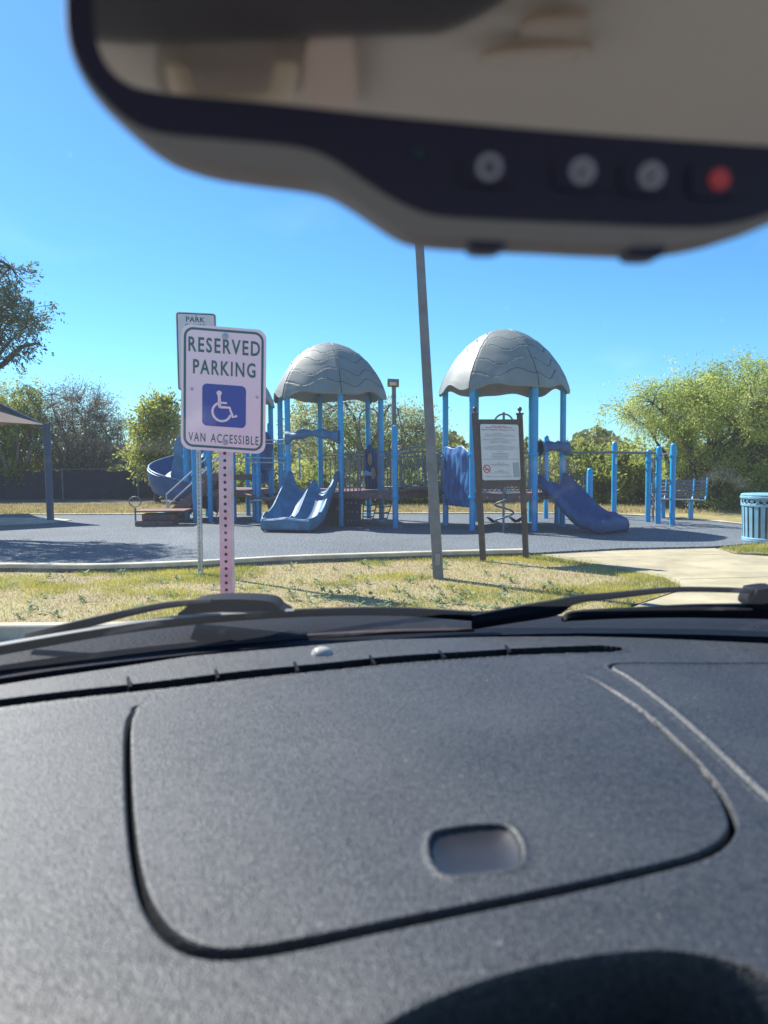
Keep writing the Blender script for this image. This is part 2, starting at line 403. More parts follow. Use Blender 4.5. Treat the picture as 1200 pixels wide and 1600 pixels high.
def smoothpts(pts, per=8, closed=False):
    """Catmull-Rom through 2-D or 3-D points"""
    P = [np.array(p, float) for p in pts]; n = len(P); out = []
    rng = range(n) if closed else range(n - 1)
    for i in rng:
        p0 = P[i - 1] if (closed or i > 0) else 2 * P[0] - P[1]; p1 = P[i]; p2 = P[(i + 1) % n]
        p3 = P[(i + 2) % n] if (closed or i < n - 2) else 2 * P[-1] - P[-2]
        for k in range(per):
            t = k / per
            out.append(0.5 * (2 * p1 + (p2 - p0) * t + (2 * p0 - 5 * p1 + 4 * p2 - p3) * t * t + (3 * p1 - p0 - 3 * p2 + p3) * t ** 3))
    if not closed: out.append(P[-1])
    return out

def piece(me, name, parent, loc, rotz=0.0):
    """one more object using shared mesh data, placed at world loc"""
    o = link_mesh(me, name, parent, Vector(loc) - root_loc(parent)); o.rotation_euler.z = rotz
    return o

# ================================================================== GROUND
RZ = 0.06                                            # level of the rubber surface
def sheet(name, pts, z, m, thick=0.0):
    mb = MB(); P = [Vector((p[0], p[1], z)) for p in pts]
    if thick: mb.prism(P, (0, 0, -thick))
    else: mb.add(P, [tuple(t) for t in tessellate_polygon([P])])
    return tag(mb.build(name, m), kind='structure')

g = MB()
g.grid([[Vector((-600 + 1200 * i / 24, -400 + 1400 * j / 24, 0)) for i in range(25)] for j in range(25)])
tag(g.build('ground', M['fargrass']), kind='structure')

# parking lot the car stands on, lawn strip, rubber surface and walk
near_px = [(-420, 890), (-200, 886), (0, 883), (150, 884), (300, 879), (450, 871), (600, 866), (700, 863), (826, 860)]
near = [tuple(p) for p in smoothpts([G(u, v, 0.10)[:2] for u, v in near_px], 6)]
far_px = [(1290, 833), (1160, 820), (1080, 812), (972, 805), (820, 803), (600, 803), (400, 803.5), (200, 804), (0, 805), (-200, 807), (-420, 812)]
far = [tuple(p) for p in smoothpts([G(u, v, RZ)[:2] for u, v in far_px], 5)]
right = [G(970, 856.5, RZ)[:2], G(1114, 853.5, RZ)[:2], G(1200, 847, RZ)[:2], G(1280, 843, RZ)[:2]]
sheet('rubber_surface', near + right + far, RZ, M['rubber'], 0.055)
Y0 = 6.35
sheet('road', [(-60, -60), (60, -60), (60, Y0), (-60, Y0)], 0.004, M['asphalt'])
lawn = [(-14, Y0 + .15), (2.3, Y0 + .15)] + [G(u, v)[:2] for u, v in ((985, 948), (1055, 925), (1063, 914), (1040, 903), (960, 886), (850, 868))] + near[::-1]
sheet('lawn', [(p[0], p[1]) for p in lawn], 0.008, M['soil'])
walk = [G(u, v, .03)[:2] for u, v in ((828, 862), (970, 858.5), (1114, 855.5), (1150, 866), (1260, 872), (1500, 880), (1700, 960))] + [(6.5, Y0 + .16), (2.45, Y0 + .16)] + \
       [G(u, v, .03)[:2] for u, v in ((990, 948), (1058, 925), (1066, 914), (1042, 903), (962, 886), (852, 868))]
sheet('sidewalk', walk, 0.03, M['concrete'], 0.028)

def ribbon_curb(name, path, wdt, z0, z1, m):
    mb = MB(); pts = [Vector((p[0], p[1], 0)) for p in path]; rows = []
    for i, p in enumerate(pts):
        a = pts[max(i - 1, 0)]; b = pts[min(i + 1, len(pts) - 1)]; t = (b - a).normalized(); nrm = Vector((-t.y, t.x, 0))
        q = p + nrm * wdt
        b_ = 0.012
        rows.append([(p.x, p.y, z0), (p.x, p.y, z1 - b_), (p.x + nrm.x * b_, p.y + nrm.y * b_, z1), (q.x - nrm.x * b_, q.y - nrm.y * b_, z1), (q.x, q.y, z1 - b_), (q.x, q.y, z0)])
    mb.grid(rows)
    return tag(mb.build(name, m), kind='structure')
ribbon_curb('curb', near, 0.16, 0, 0.115, M['curb'])
ribbon_curb('far_curb', far, -0.15, 0, 0.085, M['curb'])
ribbon_curb('parking_curb', [(-14, Y0), (-6, Y0), (0, Y0), (2.4, Y0)], 0.15, 0, 0.13, M['curb'])
# slab under the shade sail, joints of the walk are real gaps filled by a darker strip
slab = [G(u, v, .075)[:2] for u, v in ((-500, 826), (-100, 822), (62, 818), (112, 812.5), (80, 809), (-500, 808))]
sheet('concrete_slab', slab, 0.078, M['curb'], 0.07)
for (a, b) in (((880, 872), (1300, 862)), ((1062, 905), (1500, 893))):
    A = G(*a, .03); B = G(*b, .03); d = (B - A).normalized(); nn = Vector((-d.y, d.x, 0)) * 0.008
    sheet('walk_joint', [(A + nn)[:2], (B + nn)[:2], (B - nn)[:2], (A - nn)[:2]], 0.0345, M['soil'])
sheet('grass_patch', [G(u, v, .036)[:2] for u, v in ((1122, 857), (1152, 863.5), (1260, 868), (1400, 872), (1500, 860), (1290, 847), (1200, 850.5))], 0.04, M['soil'], 0.02)

# ---- blades of grass: clumpy, thin over bare soil
from mathutils import noise as mnoise
def grass(name, poly, n, seed, h0, h1, wd, m, dens, zb=0.008, lean=0.5):
    rs = np.random.RandomState(seed); P = np.array([(p[0], p[1]) for p in poly]); mn = P.min(0); mx = P.max(0)
    pts = rs.uniform(mn, mx, (n, 2))
    x, y = pts[:, 0], pts[:, 1]; inside = np.zeros(n, bool); j = len(P) - 1
    for i in range(len(P)):
        xi, yi = P[i]; xj, yj = P[j]
        c = ((yi > y) != (yj > y)) & (x < (xj - xi) * (y - yi) / ((yj - yi) or 1e-9) + xi); inside ^= c; j = i
    pts = pts[inside]
    keep = np.array([rs.rand() < dens(px, py) for px, py in pts]); pts = pts[keep]; k = len(pts)
    h = rs.uniform(h0, h1, k) * (0.6 + 0.8 * rs.rand(k)); a = rs.uniform(0, 2 * np.pi, k); b = rs.uniform(0, 2 * np.pi, k)
    dx = np.cos(a) * wd; dy = np.sin(a) * wd; lx = np.cos(b) * h * lean * rs.rand(k); ly = np.sin(b) * h * lean * rs.rand(k)
    V = np.zeros((k, 4, 3)); z = np.full(k, zb)
    V[:, 0] = np.c_[pts[:, 0] - dx, pts[:, 1] - dy, z]; V[:, 1] = np.c_[pts[:, 0] + dx, pts[:, 1] + dy, z]
    V[:, 2] = np.c_[pts[:, 0] + lx + dx * .2, pts[:, 1] + ly + dy * .2, z + h]; V[:, 3] = np.c_[pts[:, 0] + lx - dx * .2, pts[:, 1] + ly - dy * .2, z + h]
    F = np.arange(k * 4).reshape(k, 4)
    o = npmesh(name, V.reshape(-1, 3), F, m); return o
M['grass'] = leafmat('lawn_blades', (0.20, 0.26, 0.03), (0.68, 0.60, 0.10), trans=0.4, scale=1.3)
M['dryblade'] = leafmat('dry_blades', (0.36, 0.29, 0.13), (0.60, 0.50, 0.24), trans=0.3, scale=2)
M['weed'] = leafmat('weed_leaves', (0.11, 0.18, 0.08), (0.22, 0.32, 0.13), trans=0.3, scale=3)
def dn(s, lo, hi, edge=True):
    def f(x, y):
        q = mnoise.noise(Vector((x * s, y * s, 3.1))) * .6 + mnoise.noise(Vector((x * s * 3.1, y * s * 3.1, 9))) * .4
        d = (q + .5 - lo) / (hi - lo)
        if edge: d += max(0, (y - 10.3) / 1.6) + max(0, (x - 1.2) * .3)
        return min(1, max(0.04, d))
    return f
lawn_poly = [(-6.5, Y0 + .2), (2.2, Y0 + .2)] + lawn[2:8] + [p for p in near[::-1] if p[0] > -7]
tag(grass('lawn_grass', lawn_poly, 200000, 3, 0.018, 0.042, 0.0035, M['grass'], dn(.55, .47, .82)), 'patchy green and yellow grass on the strip behind the windshield wipers', 'grass', kind='stuff')
tag(grass('dry_grass', lawn_poly, 75000, 4, 0.012, 0.03, 0.004, M['dryblade'], lambda x, y: .7, lean=1.6), 'short straw-coloured dead grass lying on the bare soil strip', 'grass', kind='stuff')
patch = [G(u, v, .04)[:2] for u, v in ((1125, 857.5), (1152, 863), (1255, 867), (1290, 850), (1200, 851.5))]
tag(grass('patch_grass', patch, 9000, 5, 0.03, 0.07, 0.004, M['grass'], lambda x, y: 1, zb=.04), 'small grass patch beside the concrete walk near the blue bin', 'grass', kind='stuff')
fp = [(-16, 20.3), (13, 20.3), (16, 25), (-20, 27)]
tag(grass('field_grass', fp, 70000, 6, 0.04, 0.09, 0.010, M['dryblade'], lambda x, y: 1, zb=0, lean=1.0), 'dry yellow grass field beyond the playground curb', 'grass', kind='stuff')
# leafy weeds
rs = np.random.RandomState(12); wv = []; 
spots = [G(u, v)[:2] for u, v in ((690, 890), (660, 905), (780, 915), (800, 912), (760, 900), (910, 935), (470, 912), (640, 912), (690, 935), (720, 945), (60, 960), (90, 965), (30, 968), (560, 950), (600, 955), (650, 950))]
spots += [(rs.uniform(-4.5, 2.2), rs.uniform(7.3, 11)) for _ in range(60)] + [(rs.uniform(-1, 2), rs.uniform(7.3, 8.6)) for _ in range(45)]
for sx, sy in spots:
    nr = rs.randint(10, 26); rad = rs.uniform(.05, .14)
    for _ in range(nr):
        a = rs.uniform(0, 6.28); r = rad * rs.rand(); c = np.array([sx + math.cos(a) * r, sy + math.sin(a) * r, .012 + rs.uniform(.005, .06)])
        d = np.array([math.cos(a), math.sin(a), rs.uniform(.1, .9)]); d /= np.linalg.norm(d); s_ = np.cross(d, [0, 0, 1]); s_ /= np.linalg.norm(s_)
        L = rs.uniform(.015, .035); wv += [c - d * L, c + s_ * L * .5, c + d * L, c - s_ * L * .5]
tag(npmesh('weeds', np.array(wv), np.arange(len(wv)).reshape(-1, 4), M['weed']), 'low broad-leaved weeds scattered through the dry lawn', 'weeds', kind='stuff')

M['litter'] = mat('dark_shaded_scrub', (0.09, 0.075, 0.05), 0.95, bump=0.9, bscale=12, color2=(0.17, 0.14, 0.09), vscale=1.5, detail=9)
sheet('shaded_scrub', [(-26, 26.6), (-14, 26.0), (-6.4, 26.4), (-5.2, 28), (-4.5, 31), (-26, 32)], 0.006, M['litter'])  # scrub ground under the oaks, its shade put into the dark brown
# ================================================================== PLAY STRUCTURE
fr_a = G(738, 829, RZ); fr_b = G(835, 829, RZ)
HR = (fr_b - fr_a).length
_m = (fr_a + fr_b) / 2; _dir = Vector((_m.x, _m.y, 0)).normalized(); C2 = _m + _dir * (HR * .866); ROT2 = math.degrees(math.atan2(-_dir.y, -_dir.x)) + 30
C1 = G(534, 821.5, RZ) - Vector((HR * math.cos(R(-75)), HR * math.sin(R(-75)), 0))
C1 = C1 + Vector((0.0, .0, 0))
D1, D2 = C1.y, C2.y
z_can = W(788, 604, C2.y - 1.4 * .87).z            # canopy corner level
z_top = W(788, 514, C2.y).z
DECK = W(790, 771, fr_a.y).z
PS = thing('play_structure', 'blue play structure with grey domed roofs, slides and bridges on the rubber surface', 'playground', (C2.x, C2.y, RZ))

def hexp(C, a, r): return Vector((C.x + r * math.cos(R(a)), C.y + r * math.sin(R(a)), 0))
PR = 0.062
def post(p, ztop, dome=False, m=None, rad=PR, collars=(), name='post'):
    z0 = RZ - .03
    prof = [(rad, z0), (rad, ztop)]
    if dome: prof = [(rad, z0), (rad, ztop - rad)] + [(rad * math.cos(R(a)), ztop - rad + rad * math.sin(R(a))) for a in (25, 45, 65, 82)]
    o = MB().lathe((p.x, p.y, 0), prof, 16).build(name, m or M['blue'], PS, True)
    for zc in collars:
        MB().lathe((p.x, p.y, 0), [(rad + .014, zc - .035), (rad + .018, zc - .028), (rad + .018, zc + .028), (rad + .014, zc + .035)], 16).box((p.x, p.y - rad - .018, zc), (.05, .03, .05)).build('collar', M['blue'], o, True)
    return o

M['seam'] = mat('dark_joint', (0.05, 0.055, 0.055), .7)
def canopy(C, rot, RC, zb, zt, label):
    H = zt - zb
    prof = [(0.0, 0.0), (.16, .03), (.32, .095), (.5, .21), (.66, .36), (.80, .54), (.90, .71), (.965, .87), (1.0, 1.0)]
    pr = smoothpts(prof, 16); pr = np.array(pr); pr = np.vstack([pr])
    nt = 34; par = MB(); root = None
    lines = [.24, .38, .52, .70, .85]
    objs = []; seams = []
    d = np.r_[0, np.cumsum(np.hypot(*np.diff(pr, axis=0).T))]; d /= d[-1]
    for k in range(6):
        rows_o, rows_i = [], []; used = []
        LW = {}
        for i in range(len(pr)):
            s = d[i]; ro, ri = [], []
            for j in range(nt + 1):
                t = -1 + 2 * j / nt; a = rot + 60 * k + 30 + 30 * t
                ar = R(30 * t); hexr = math.cos(R(30)) / math.cos(ar)
                q = (0.55 * hexr + 0.45 * (1.0 - .02 * (1 - t * t)))
                q = 1 + (q - 1) * min(1, s * 1.6)
                r = RC * pr[i][0] * q; z = zt - H * pr[i][1]
                # wavy shingle steps
                rel = 0.0
                for li, L in enumerate(lines):
                    Lw = L + (.038 * math.sin(t * 3.6 + li * .9 + k * 1.1) + .012 * math.sin(t * 6.5 + li + k)) * (.4 + L)
                    if li >= 3 and (k * 2 + li) % 5 in (0, 1, 2): continue
                    x = s - Lw
                    LW.setdefault(li, {})[j] = Lw
                    rel -= 0.010 * math.exp(-(x / .009) ** 2)
                    if 0 < x: rel += 0.016 * math.exp(-x / .05)
                # seam at panel edges
                e = 1 - abs(t); rel -= 0.012 * math.exp(-(e / .02) ** 2)
                # scalloped lower edge
                zz = z
                if s > .72:
                    kk = (s - .72) / .28
                    zz += kk * kk * (.105 * (math.cos(t * math.pi) * .5 + .5) + .03 * math.sin(t * 5 + k * 2))
                nrx = .35 + .65 * s
                rr = max(0, r + rel * nrx); zz += rel * (1 - s) * .9
                x_, y_ = C.x + rr * math.cos(R(a)), C.y + rr * math.sin(R(a))
                ro.append((x_, y_, zz))
                r2 = max(0, rr - .04); ri.append((C.x + r2 * math.cos(R(a)), C.y + r2 * math.sin(R(a)), zz - .03 * (1 - s) + .0))
            rows_o.append(ro); rows_i.append(ri)
        # rolled lip
        last = rows_o[-1]; lip = []
        for (x_, y_, z_) in last:
            vx, vy = x_ - C.x, y_ - C.y; L = math.hypot(vx, vy)
            lip.append((x_ - vx / L * .02, y_ - vy / L * .02, z_ - .025))
        rows = rows_o + [lip] + rows_i[::-1]
        mb = MB().grid(rows); off = root_loc(PS)
        me = mb.mesh('canopy_panel', M['canopy'], True, off, fixn=False)
        objs.append(me)
        def surf(sv_, j):
            f = sv_ * 1.0; i_ = int(np.searchsorted(d, f)); i_ = min(max(i_, 1), len(rows_o) - 1); t_ = (f - d[i_ - 1]) / (d[i_] - d[i_ - 1] + 1e-9)
            return Vector(rows_o[i_ - 1][j]).lerp(Vector(rows_o[i_][j]), t_)
        for li, dct in LW.items(): seams.append(MB().tube([surf(dct[j], j) for j in range(0, nt + 1)], .0075, 5))
        seams.append(MB().tube([Vector(rows_o[i_][0]) for i_ in range(4, len(rows_o), 3)], .0085, 5))
    SEAM = []
    cr = MB().lathe((C.x, C.y, zt - .03), [(.10, -.02), (.10, .015), (.05, .03)], 12).build('canopy', M['canopy'], PS, True, label)
    for me in objs: link_mesh(me, 'canopy_panel', cr)
    for sm_ in seams: sm_.build('seam', M['seam'], cr)
    # ribs under the roof
    for k in range(6):
        a = hexp(C, rot + 60 * k, RC * .93); MB().tube([(a.x, a.y, zb + .18), (C.x + (a.x - C.x) * .55, C.y + (a.y - C.y) * .55, zb + H * .55), (C.x, C.y, zt - .12)], .02, 6).build('rib', M['rail'], cr, True)
    return cr

_bars = {}
def guard(p0, p1, z0, z1, n, arch=0.0, m=None, loop=False):
    """railing panel between two posts; top rail may arch"""
    m = m or M['rail']; p0 = Vector(p0); p1 = Vector(p1); d = (p1 - p0); L = d.length; d.normalize()
    a = p0 + d * .07; b = p1 - d * .07; N = 8
    top = [a.lerp(b, i / N) + Vector((0, 0, z1 + arch * math.sin(math.pi * i / N))) for i in range(N + 1)]
    bot = [a.lerp(b, i / N) + Vector((0, 0, z0 + arch * .8 * math.sin(math.pi * i / N))) for i in range(N + 1)]
    o = MB().tube(top, .017, 8).tube(bot, .015, 8).tube([t - Vector((0, 0, .09)) for t in top], .012, 6).build('guard_rail', m, PS, True)
    h = round(z1 - z0 - .09, 3)
    if (h, m.name) not in _bars: _bars[(h, m.name)] = MB().lathe((0, 0, 0), [(.014, 0), (.014, h)], 6).mesh('bar', m, True)
    for i in range(n):
        t = (i + .5) / n; p = a.lerp(b, t) + Vector((0, 0, z0 + arch * .8 * math.sin(math.pi * t)))
        piece(_bars[(h, m.name)], 'bar', o, p)
    return o

BOLT = MB().lathe((0, 0, 0), [(.018, 0), (.013, .013)], 8, axis=(1, 0, 0)).mesh('bolt', M['steel'])
def deckplate(pts, z, name='deck'):
    P = [Vector((p.x, p.y, z)) for p in pts]
    c = sum(P, Vector()) / len(P); P = [c + (p - c) * 1.03 for p in P]
    o = MB().prism(P, (0, 0, -.045)).build(name, M['deck'], PS)
    # rim with bolts
    for i in range(len(P)):
        a, b = P[i], P[(i + 1) % len(P)]
        MB().beam(a - Vector((0, 0, .07)), b - Vector((0, 0, .07)), .03, .13).build('deck_rim', M['deck'], o)
        d = (b - a); nn = Vector((d.y, -d.x, 0)).normalized() * .018
        for t in (.25, .75): piece(BOLT, 'bolt', o, a + d * t - Vector((0, 0, .07)) + nn, math.atan2(nn.y, nn.x))
    return o

# ---- towers
def tower(C, rot, zc, zt, label, RC=1.4, HRr=None, skip=(), scale=1):
    HRr = HRr or HR; P = []
    for k in range(6):
        p = hexp(C, rot + 60 * k, HRr); P.append(p)
        if k in skip: continue
        post(p, zc + .14, collars=(DECK + .78, DECK - .08))
    canopy(C, rot, RC, zc - .02, zt, label)
    deckplate(P, DECK)
    return P
P2 = tower(C2, ROT2, z_can, z_top, 'grey dome roof of the right tower above the info board', RC=1.37)
P1 = tower(C1, -75, z_can + .01, z_top - .02, 'grey dome roof of the middle tower above the double slide', RC=1.37)
C3 = Vector((W(358, 700, 18.9).x, 18.9, 0))
HR3 = 1.03
P3 = tower(C3, -105, z_can - .05, z_top - .25, 'grey dome roof of the far left tower, mostly behind the parking sign', RC=1.14, HRr=HR3)
# P2: 0 front right(-60) 1 right(0) 2 back right(60) 3 back left(120) 4 left(180) 5 front left(240)
# P1: 0 front right(-75) 1 right(-15) 2 back right(45) 3 back left(105) 4 left(165) 5 front left(225)

def slide(O, ang, L, h0, h1, w0, w1, m, label, double=True, hr0=.24, tb=.17):
    d = Vector((math.cos(R(ang)), math.sin(R(ang)), 0)); sd = Vector((-d.y, d.x, 0))
    rows = []; NT, NQ = 46, 48
    def prof(t):
        if t < .10: return h0
        if t > .70: return h1
        q = (t - .10) / .60; return h0 + (h1 - h0) * (3 * q * q - 2 * q ** 3) * .72 + (h1 - h0) * q * .28
    for i in range(NT + 1):
        t = i / NT; x = L * t; z = prof(t); wd = (w0 + (w1 - w0) * (t ** 1.5)) * (1 - .16 * max(0, (t - .82) / .18) ** 2.2)
        hr = hr0 * (1 - .55 * max(0, (t - .66) / .34)) + tb * math.exp(-((t - .0) / .13) ** 2)
        hr += .035 * math.exp(-((t - .80) / .05) ** 2); lip = .13 * max(0, (t - .84) / .16) ** 2
        row = []
        outs = [(1.00, 1.0, -.24), (1.12, 1.0, -.16), (1.13, 1.0, -.03), (1.07, 1.0, .015)]
        for (q, hh, dz) in outs: row.append((-q, hr * 1.0 + dz))
        for j in range(NQ + 1):
            q = -1 + 2 * j / NQ; a = abs(q)
            if double:
                c = abs((a - .5) / .5); e = c ** 2.2
                if a < .5: e *= .62 + .25 * math.exp(-((t - .84) / .05) ** 2) - max(0, t - .88) * 3
            else: e = a ** 3
            row.append((q, max(hr * e, 0) + lip * (1 - a ** 4)))
        for (q, hh, dz) in outs[::-1]: row.append((q, hr * 1.0 + dz))
        rows.append([O + d * x + sd * (q * wd / 2) + Vector((0, 0, max(z + dz, RZ + .01))) for q, dz in row])
    # exit lip curling down
    last = rows[-1]
    for (dx, f) in ((.03, .93), (.045, .6), (.02, .15), (-.05, 0.0)):
        rows.append([p + d * dx + Vector((0, 0, (RZ + .03 - p.z) * (1 - f))) for p in last])
    o = MB().grid(rows).build('slide', m, PS, True, label)
    md = o.modifiers.new('thickness', 'SOLIDIFY'); md.thickness = .012; md.offset = -1
    k0 = 3; nrow = len(rows[0])
    edge = [r_[k0] for r_ in rows[:NT + 1]] + rows[NT][k0 + 2:nrow - k0 - 2:3] + [r_[nrow - 1 - k0] for r_ in rows[NT::-1]]
    MB().tube(edge[::1], .024, 8).build('rolled_edge', m, o, True)
    mid_ = nrow // 2; MB().tube([r_[mid_] for r_ in rows[2:NT - 4]], .016, 8).build('centre_ridge', m, o, True)
    for s_ in (-1, 1):
        p = O + d * (L * .9) + sd * (s_ * w1 * .25); MB().beam((p.x, p.y, RZ - .02), (p.x, p.y, prof(.9) - .02), .05, .05).build('slide_foot', M['brown'], o)
    return o
mid = (P1[5] + P1[0]) / 2; SA = -105.5
s1 = slide(Vector((mid.x, mid.y, 0)) + Vector((math.cos(R(SA)), math.sin(R(SA)), 0)) * .02, SA, 1.62, DECK + .01, RZ + .13, 1.02, 1.10, M['slide'], 'wide light blue double slide of the middle tower with raised centre ridge')
mid2 = (P2[0] + P2[1]) / 2
s2 = slide(Vector((mid2.x, mid2.y, 0)) + Vector((math.cos(R(-30)), math.sin(R(-30)), 0)) * .02, -48, 1.48, DECK + .01, RZ + .13, .84, .92, M['slide_dark'], 'navy double slide of the right tower running to the right', hr0=.22, tb=.12)

def slide_hood(pa, pb, zc, m, rise=.12):
    """moulded arch between the entry posts"""
    a = Vector(pa); b = Vector(pb); d = (b - a).normalized(); nn = Vector((d.y, -d.x, 0))
    rows = []
    for i in range(25):
        t = i / 24; c = a.lerp(b, t) + Vector((0, 0, zc + rise * math.sin(math.pi * t))); wv = .09 + .05 * math.sin(math.pi * t); hh = .10 + .05 * abs(math.cos(math.pi * t)) ** 2
        ring = []
        for k in range(13):
            an = 2 * math.pi * k / 12; ring.append(c + nn * (wv * math.cos(an) + .10) + Vector((0, 0, hh * (math.sin(an)) * (.8 + .2 * math.cos(3 * t * 6.28)))))
        rows.append(ring)
    return MB().grid(rows).build('slide_hood', m, PS, True)
slide_hood(P1[5], P1[0], W(490, 684, P1[0].y).z, M['slide'], .10)
slide_hood(P2[0], P2[1], W(860, 700, P2[1].y).z - .02, M['slide_dark'], .05)
p = P1[5].lerp(P1[0], .22); MB().lathe((p.x, p.y, 0), [(.018, DECK + .25), (.018, DECK + .95)], 8).build('hand_bar', M['blue'], PS, True)
for t in (.35, .5):
    p = P2[0].lerp(P2[1], t) ; MB().lathe((p.x, p.y + .5, 0), [(.018, DECK), (.018, DECK + .95)], 8).build('hand_bar', M['rail'], PS, True)

# ---- short posts and bridge between the towers
PA = G(618, 825, RZ); PB = PA + (P1[1] - P1[0]).normalized() * HR * .92
PA_t = W(618, 664, PA.y).z
post(PA, PA_t, True, collars=(DECK + .78, DECK - .08)); post(PB, PA_t, True, collars=(DECK + .78,))
deckplate([P1[0], PA, PB, P1[1]], DECK - .002)
zt_ = DECK + .80; zb_ = DECK + .03
guard(P1[0].lerp(PA, .0), P1[0].lerp(PA, .40), zb_ - .04, zt_, 4)
guard(P1[0].lerp(PA, .66), PA, zb_ - .04, zt_, 4)
# arched hand hold over the net ladder
A_ = P1[0].lerp(PA, .36); B_ = P1[0].lerp(PA, .70); arc = []
zh = W(577, 654, A_.y).z
arc = [A_ + Vector((0, 0, DECK - .05)), A_ + Vector((0, 0, zh))] + [A_.lerp(B_, .5 - .5 * math.cos(math.pi * i / 8)) + Vector((0, 0, zh + .17 * math.sin(math.pi * i / 8))) for i in range(1, 8)] + [B_ + Vector((0, 0, zh)), B_ + Vector((0, 0, DECK - .05))]
MB().tube(arc, .017, 8).build('arch_handrail', M['rail'], PS, True)
guard(PB, P1[2], zb_, zt_, 8); guard(P1[2], P1[3], zb_, zt_, 9)
# bridge
def bridge(a0, a1, b0, b1, rise, n, m, z, name='bridge'):
    br = None
    for i in range(n):
        t0, t1 = i / n + .006, (i + 1) / n - .006; zz = lambda t: z + rise * math.sin(math.pi * t)
        A0 = a0.lerp(b0, t0); A1 = a1.lerp(b1, t0); B0 = a0.lerp(b0, t1); B1 = a1.lerp(b1, t1)
        q = [Vector((A0.x, A0.y, zz(t0))), Vector((A1.x, A1.y, zz(t0))), Vector((B1.x, B1.y, zz(t1))), Vector((B0.x, B0.y, zz(t1)))]
        mb = MB().prism(q, (0, 0, -.04))
        if br is None:
            br = MB()
            for e0, e1 in ((a0, b0), (a1, b1)):
                br.tube([e0.lerp(e1, t / 8) + Vector((0, 0, z + rise * math.sin(math.pi * t / 8) - .06)) for t in range(9)], .035, 6)
            br = br.build(name, M['deck'], PS, True)
        mb.build('plank', m, br)
    return br
QA, QB = P2[4], P2[3]
bridge(PA, PB, QA, QB, .10, 9, M['deck'], DECK)
guard(PA, QA, DECK + .05, zt_ + .0, 12, arch=.12); guard(PB, QB, DECK + .05, zt_, 12, arch=.12)
# right tower railings
guard(P2[5], P2[0], zb_ + .02, zt_, 12); guard(P2[2], P2[3], zb_, zt_, 12)
# sculpted wall panel, left front of right tower
def bumpy(pa, pb, z0, z1, m, seed, name='sculpted_panel', flow=True):
    a = Vector(pa); b = Vector(pb); d = (b - a); L = d.length; d.normalize(); nn = Vector((d.y, -d.x, 0))
    if nn.y > 0: nn = -nn
    rows = []; NI, NJ = 50, 40
    for i in range(NI + 1):
        s = i / NI; r = []
        for j in range(NJ + 1):
            t = j / NJ
            x = t * 6 + .8 * math.sin(s * 4 + seed) + seed
            h = .05 * (abs(math.sin(x * 2.1)) ** .6) + .03 * math.sin(x * 5 + s * 6)
            edge = min(1, min(t, 1 - t) * 8) * min(1, min(s, 1 - s) * 8)
            top = z1 + .04 * math.sin(t * 9 + seed) + .05 * math.sin(t * 4)
            r.append(a + d * (.05 + t * (L - .10)) + nn * (h * edge + .04) + Vector((0, 0, z0 + (top - z0) * s)))
        rows.append(r)
    o = MB().grid(rows).build(name, m, PS, True); md = o.modifiers.new('thickness', 'SOLIDIFY'); md.thickness = .03; md.offset = 0
    return o
M['panelblue'] = mat('streaked_blue_plastic', (0.012, 0.07, 0.24), 0.4, color2=(0.07, 0.23, 0.46), vscale=3, contrast=(.35, .75), detail=2)
bumpy(P2[4], P2[5], DECK - .28, DECK + .90, M['panelblue'], 1.3)
# panel with two leaf shaped windows behind the arch
pp = bumpy(P1[1].lerp(PA, .02) + Vector((-.42, .15, 0)), P1[1] + Vector((-.02, 0.02, 0)), DECK + .02, DECK + .95, M['slide_dark'], 4.2)
for (zz, xx) in ((.70, .0), (.38, .05)):
    c = Vector(W(578 + xx * 90, 700, P1[1].y - .12)); c.z = DECK + zz
    ring = [c + Vector((.055 * math.sin(a), 0, .14 * math.cos(a))) for a in [i * math.pi / 8 for i in range(16)]]
    MB().prism(ring, (0, .03, 0)).build('leaf_window', M['ovaltan'], pp)
cc = W(574, 739, P1[1].y - .14)
MB().prism([cc + Vector((.11 * math.cos(a), 0, .11 * abs(math.sin(a)) + .02 * math.sin(4 * a) - .06)) for a in [i * math.pi / 9 for i in range(18)]][:10], (0, .03, 0)).build('cloud_relief', M['skyblue'], pp)
# climbing wall below the deck and rope ladder
def quadpanel(a, b, z0, z1, m, name, lean=0, parent=PS):
    d = (b - a).normalized(); nn = Vector((d.y, -d.x, 0)); nn = -nn if nn.y > 0 else nn
    q = [Vector((a.x, a.y, z0)) + nn * lean, Vector((b.x, b.y, z0)) + nn * lean, Vector((b.x, b.y, z1)), Vector((a.x, a.y, z1))]
    return MB().prism(q, -nn * .04).build(name, m, parent)
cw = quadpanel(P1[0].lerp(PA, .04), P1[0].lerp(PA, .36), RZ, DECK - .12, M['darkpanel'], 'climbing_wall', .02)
for i in range(4):
    for s_ in (.12, .19, .28):
        p = P1[0].lerp(PA, s_ + .02 * (i % 2)); MB().lathe((p.x, p.y - .02, RZ + .12 + i * .19), [(.028, 0), (.02, .035)], 8, axis=(0, -1, 0)).build('hand_hold', M['rail'], cw, True)
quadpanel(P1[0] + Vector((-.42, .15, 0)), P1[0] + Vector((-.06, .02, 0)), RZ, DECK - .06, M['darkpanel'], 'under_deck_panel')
nl = MB()
q0 = P1[0].lerp(PA, .42); q1 = P1[0].lerp(PA, .68); q2 = P1[0].lerp(PA, .95)
def netp(a, zt, fx, fy, s): return Vector((a.x, a.y, zt)).lerp(Vector((a.x + fx, a.y + fy, RZ)), s)
sides = [(q0, -.02, -.42), (q1, -.16, -.55), (q2, -.20, -.40)]
net = MB()
for a, fx, fy in sides: net.tube([netp(a, DECK - .15, fx, fy, i / 4) + Vector((0, 0, -.02 * math.sin(math.pi * i / 4))) for i in range(5)], .012, 6)
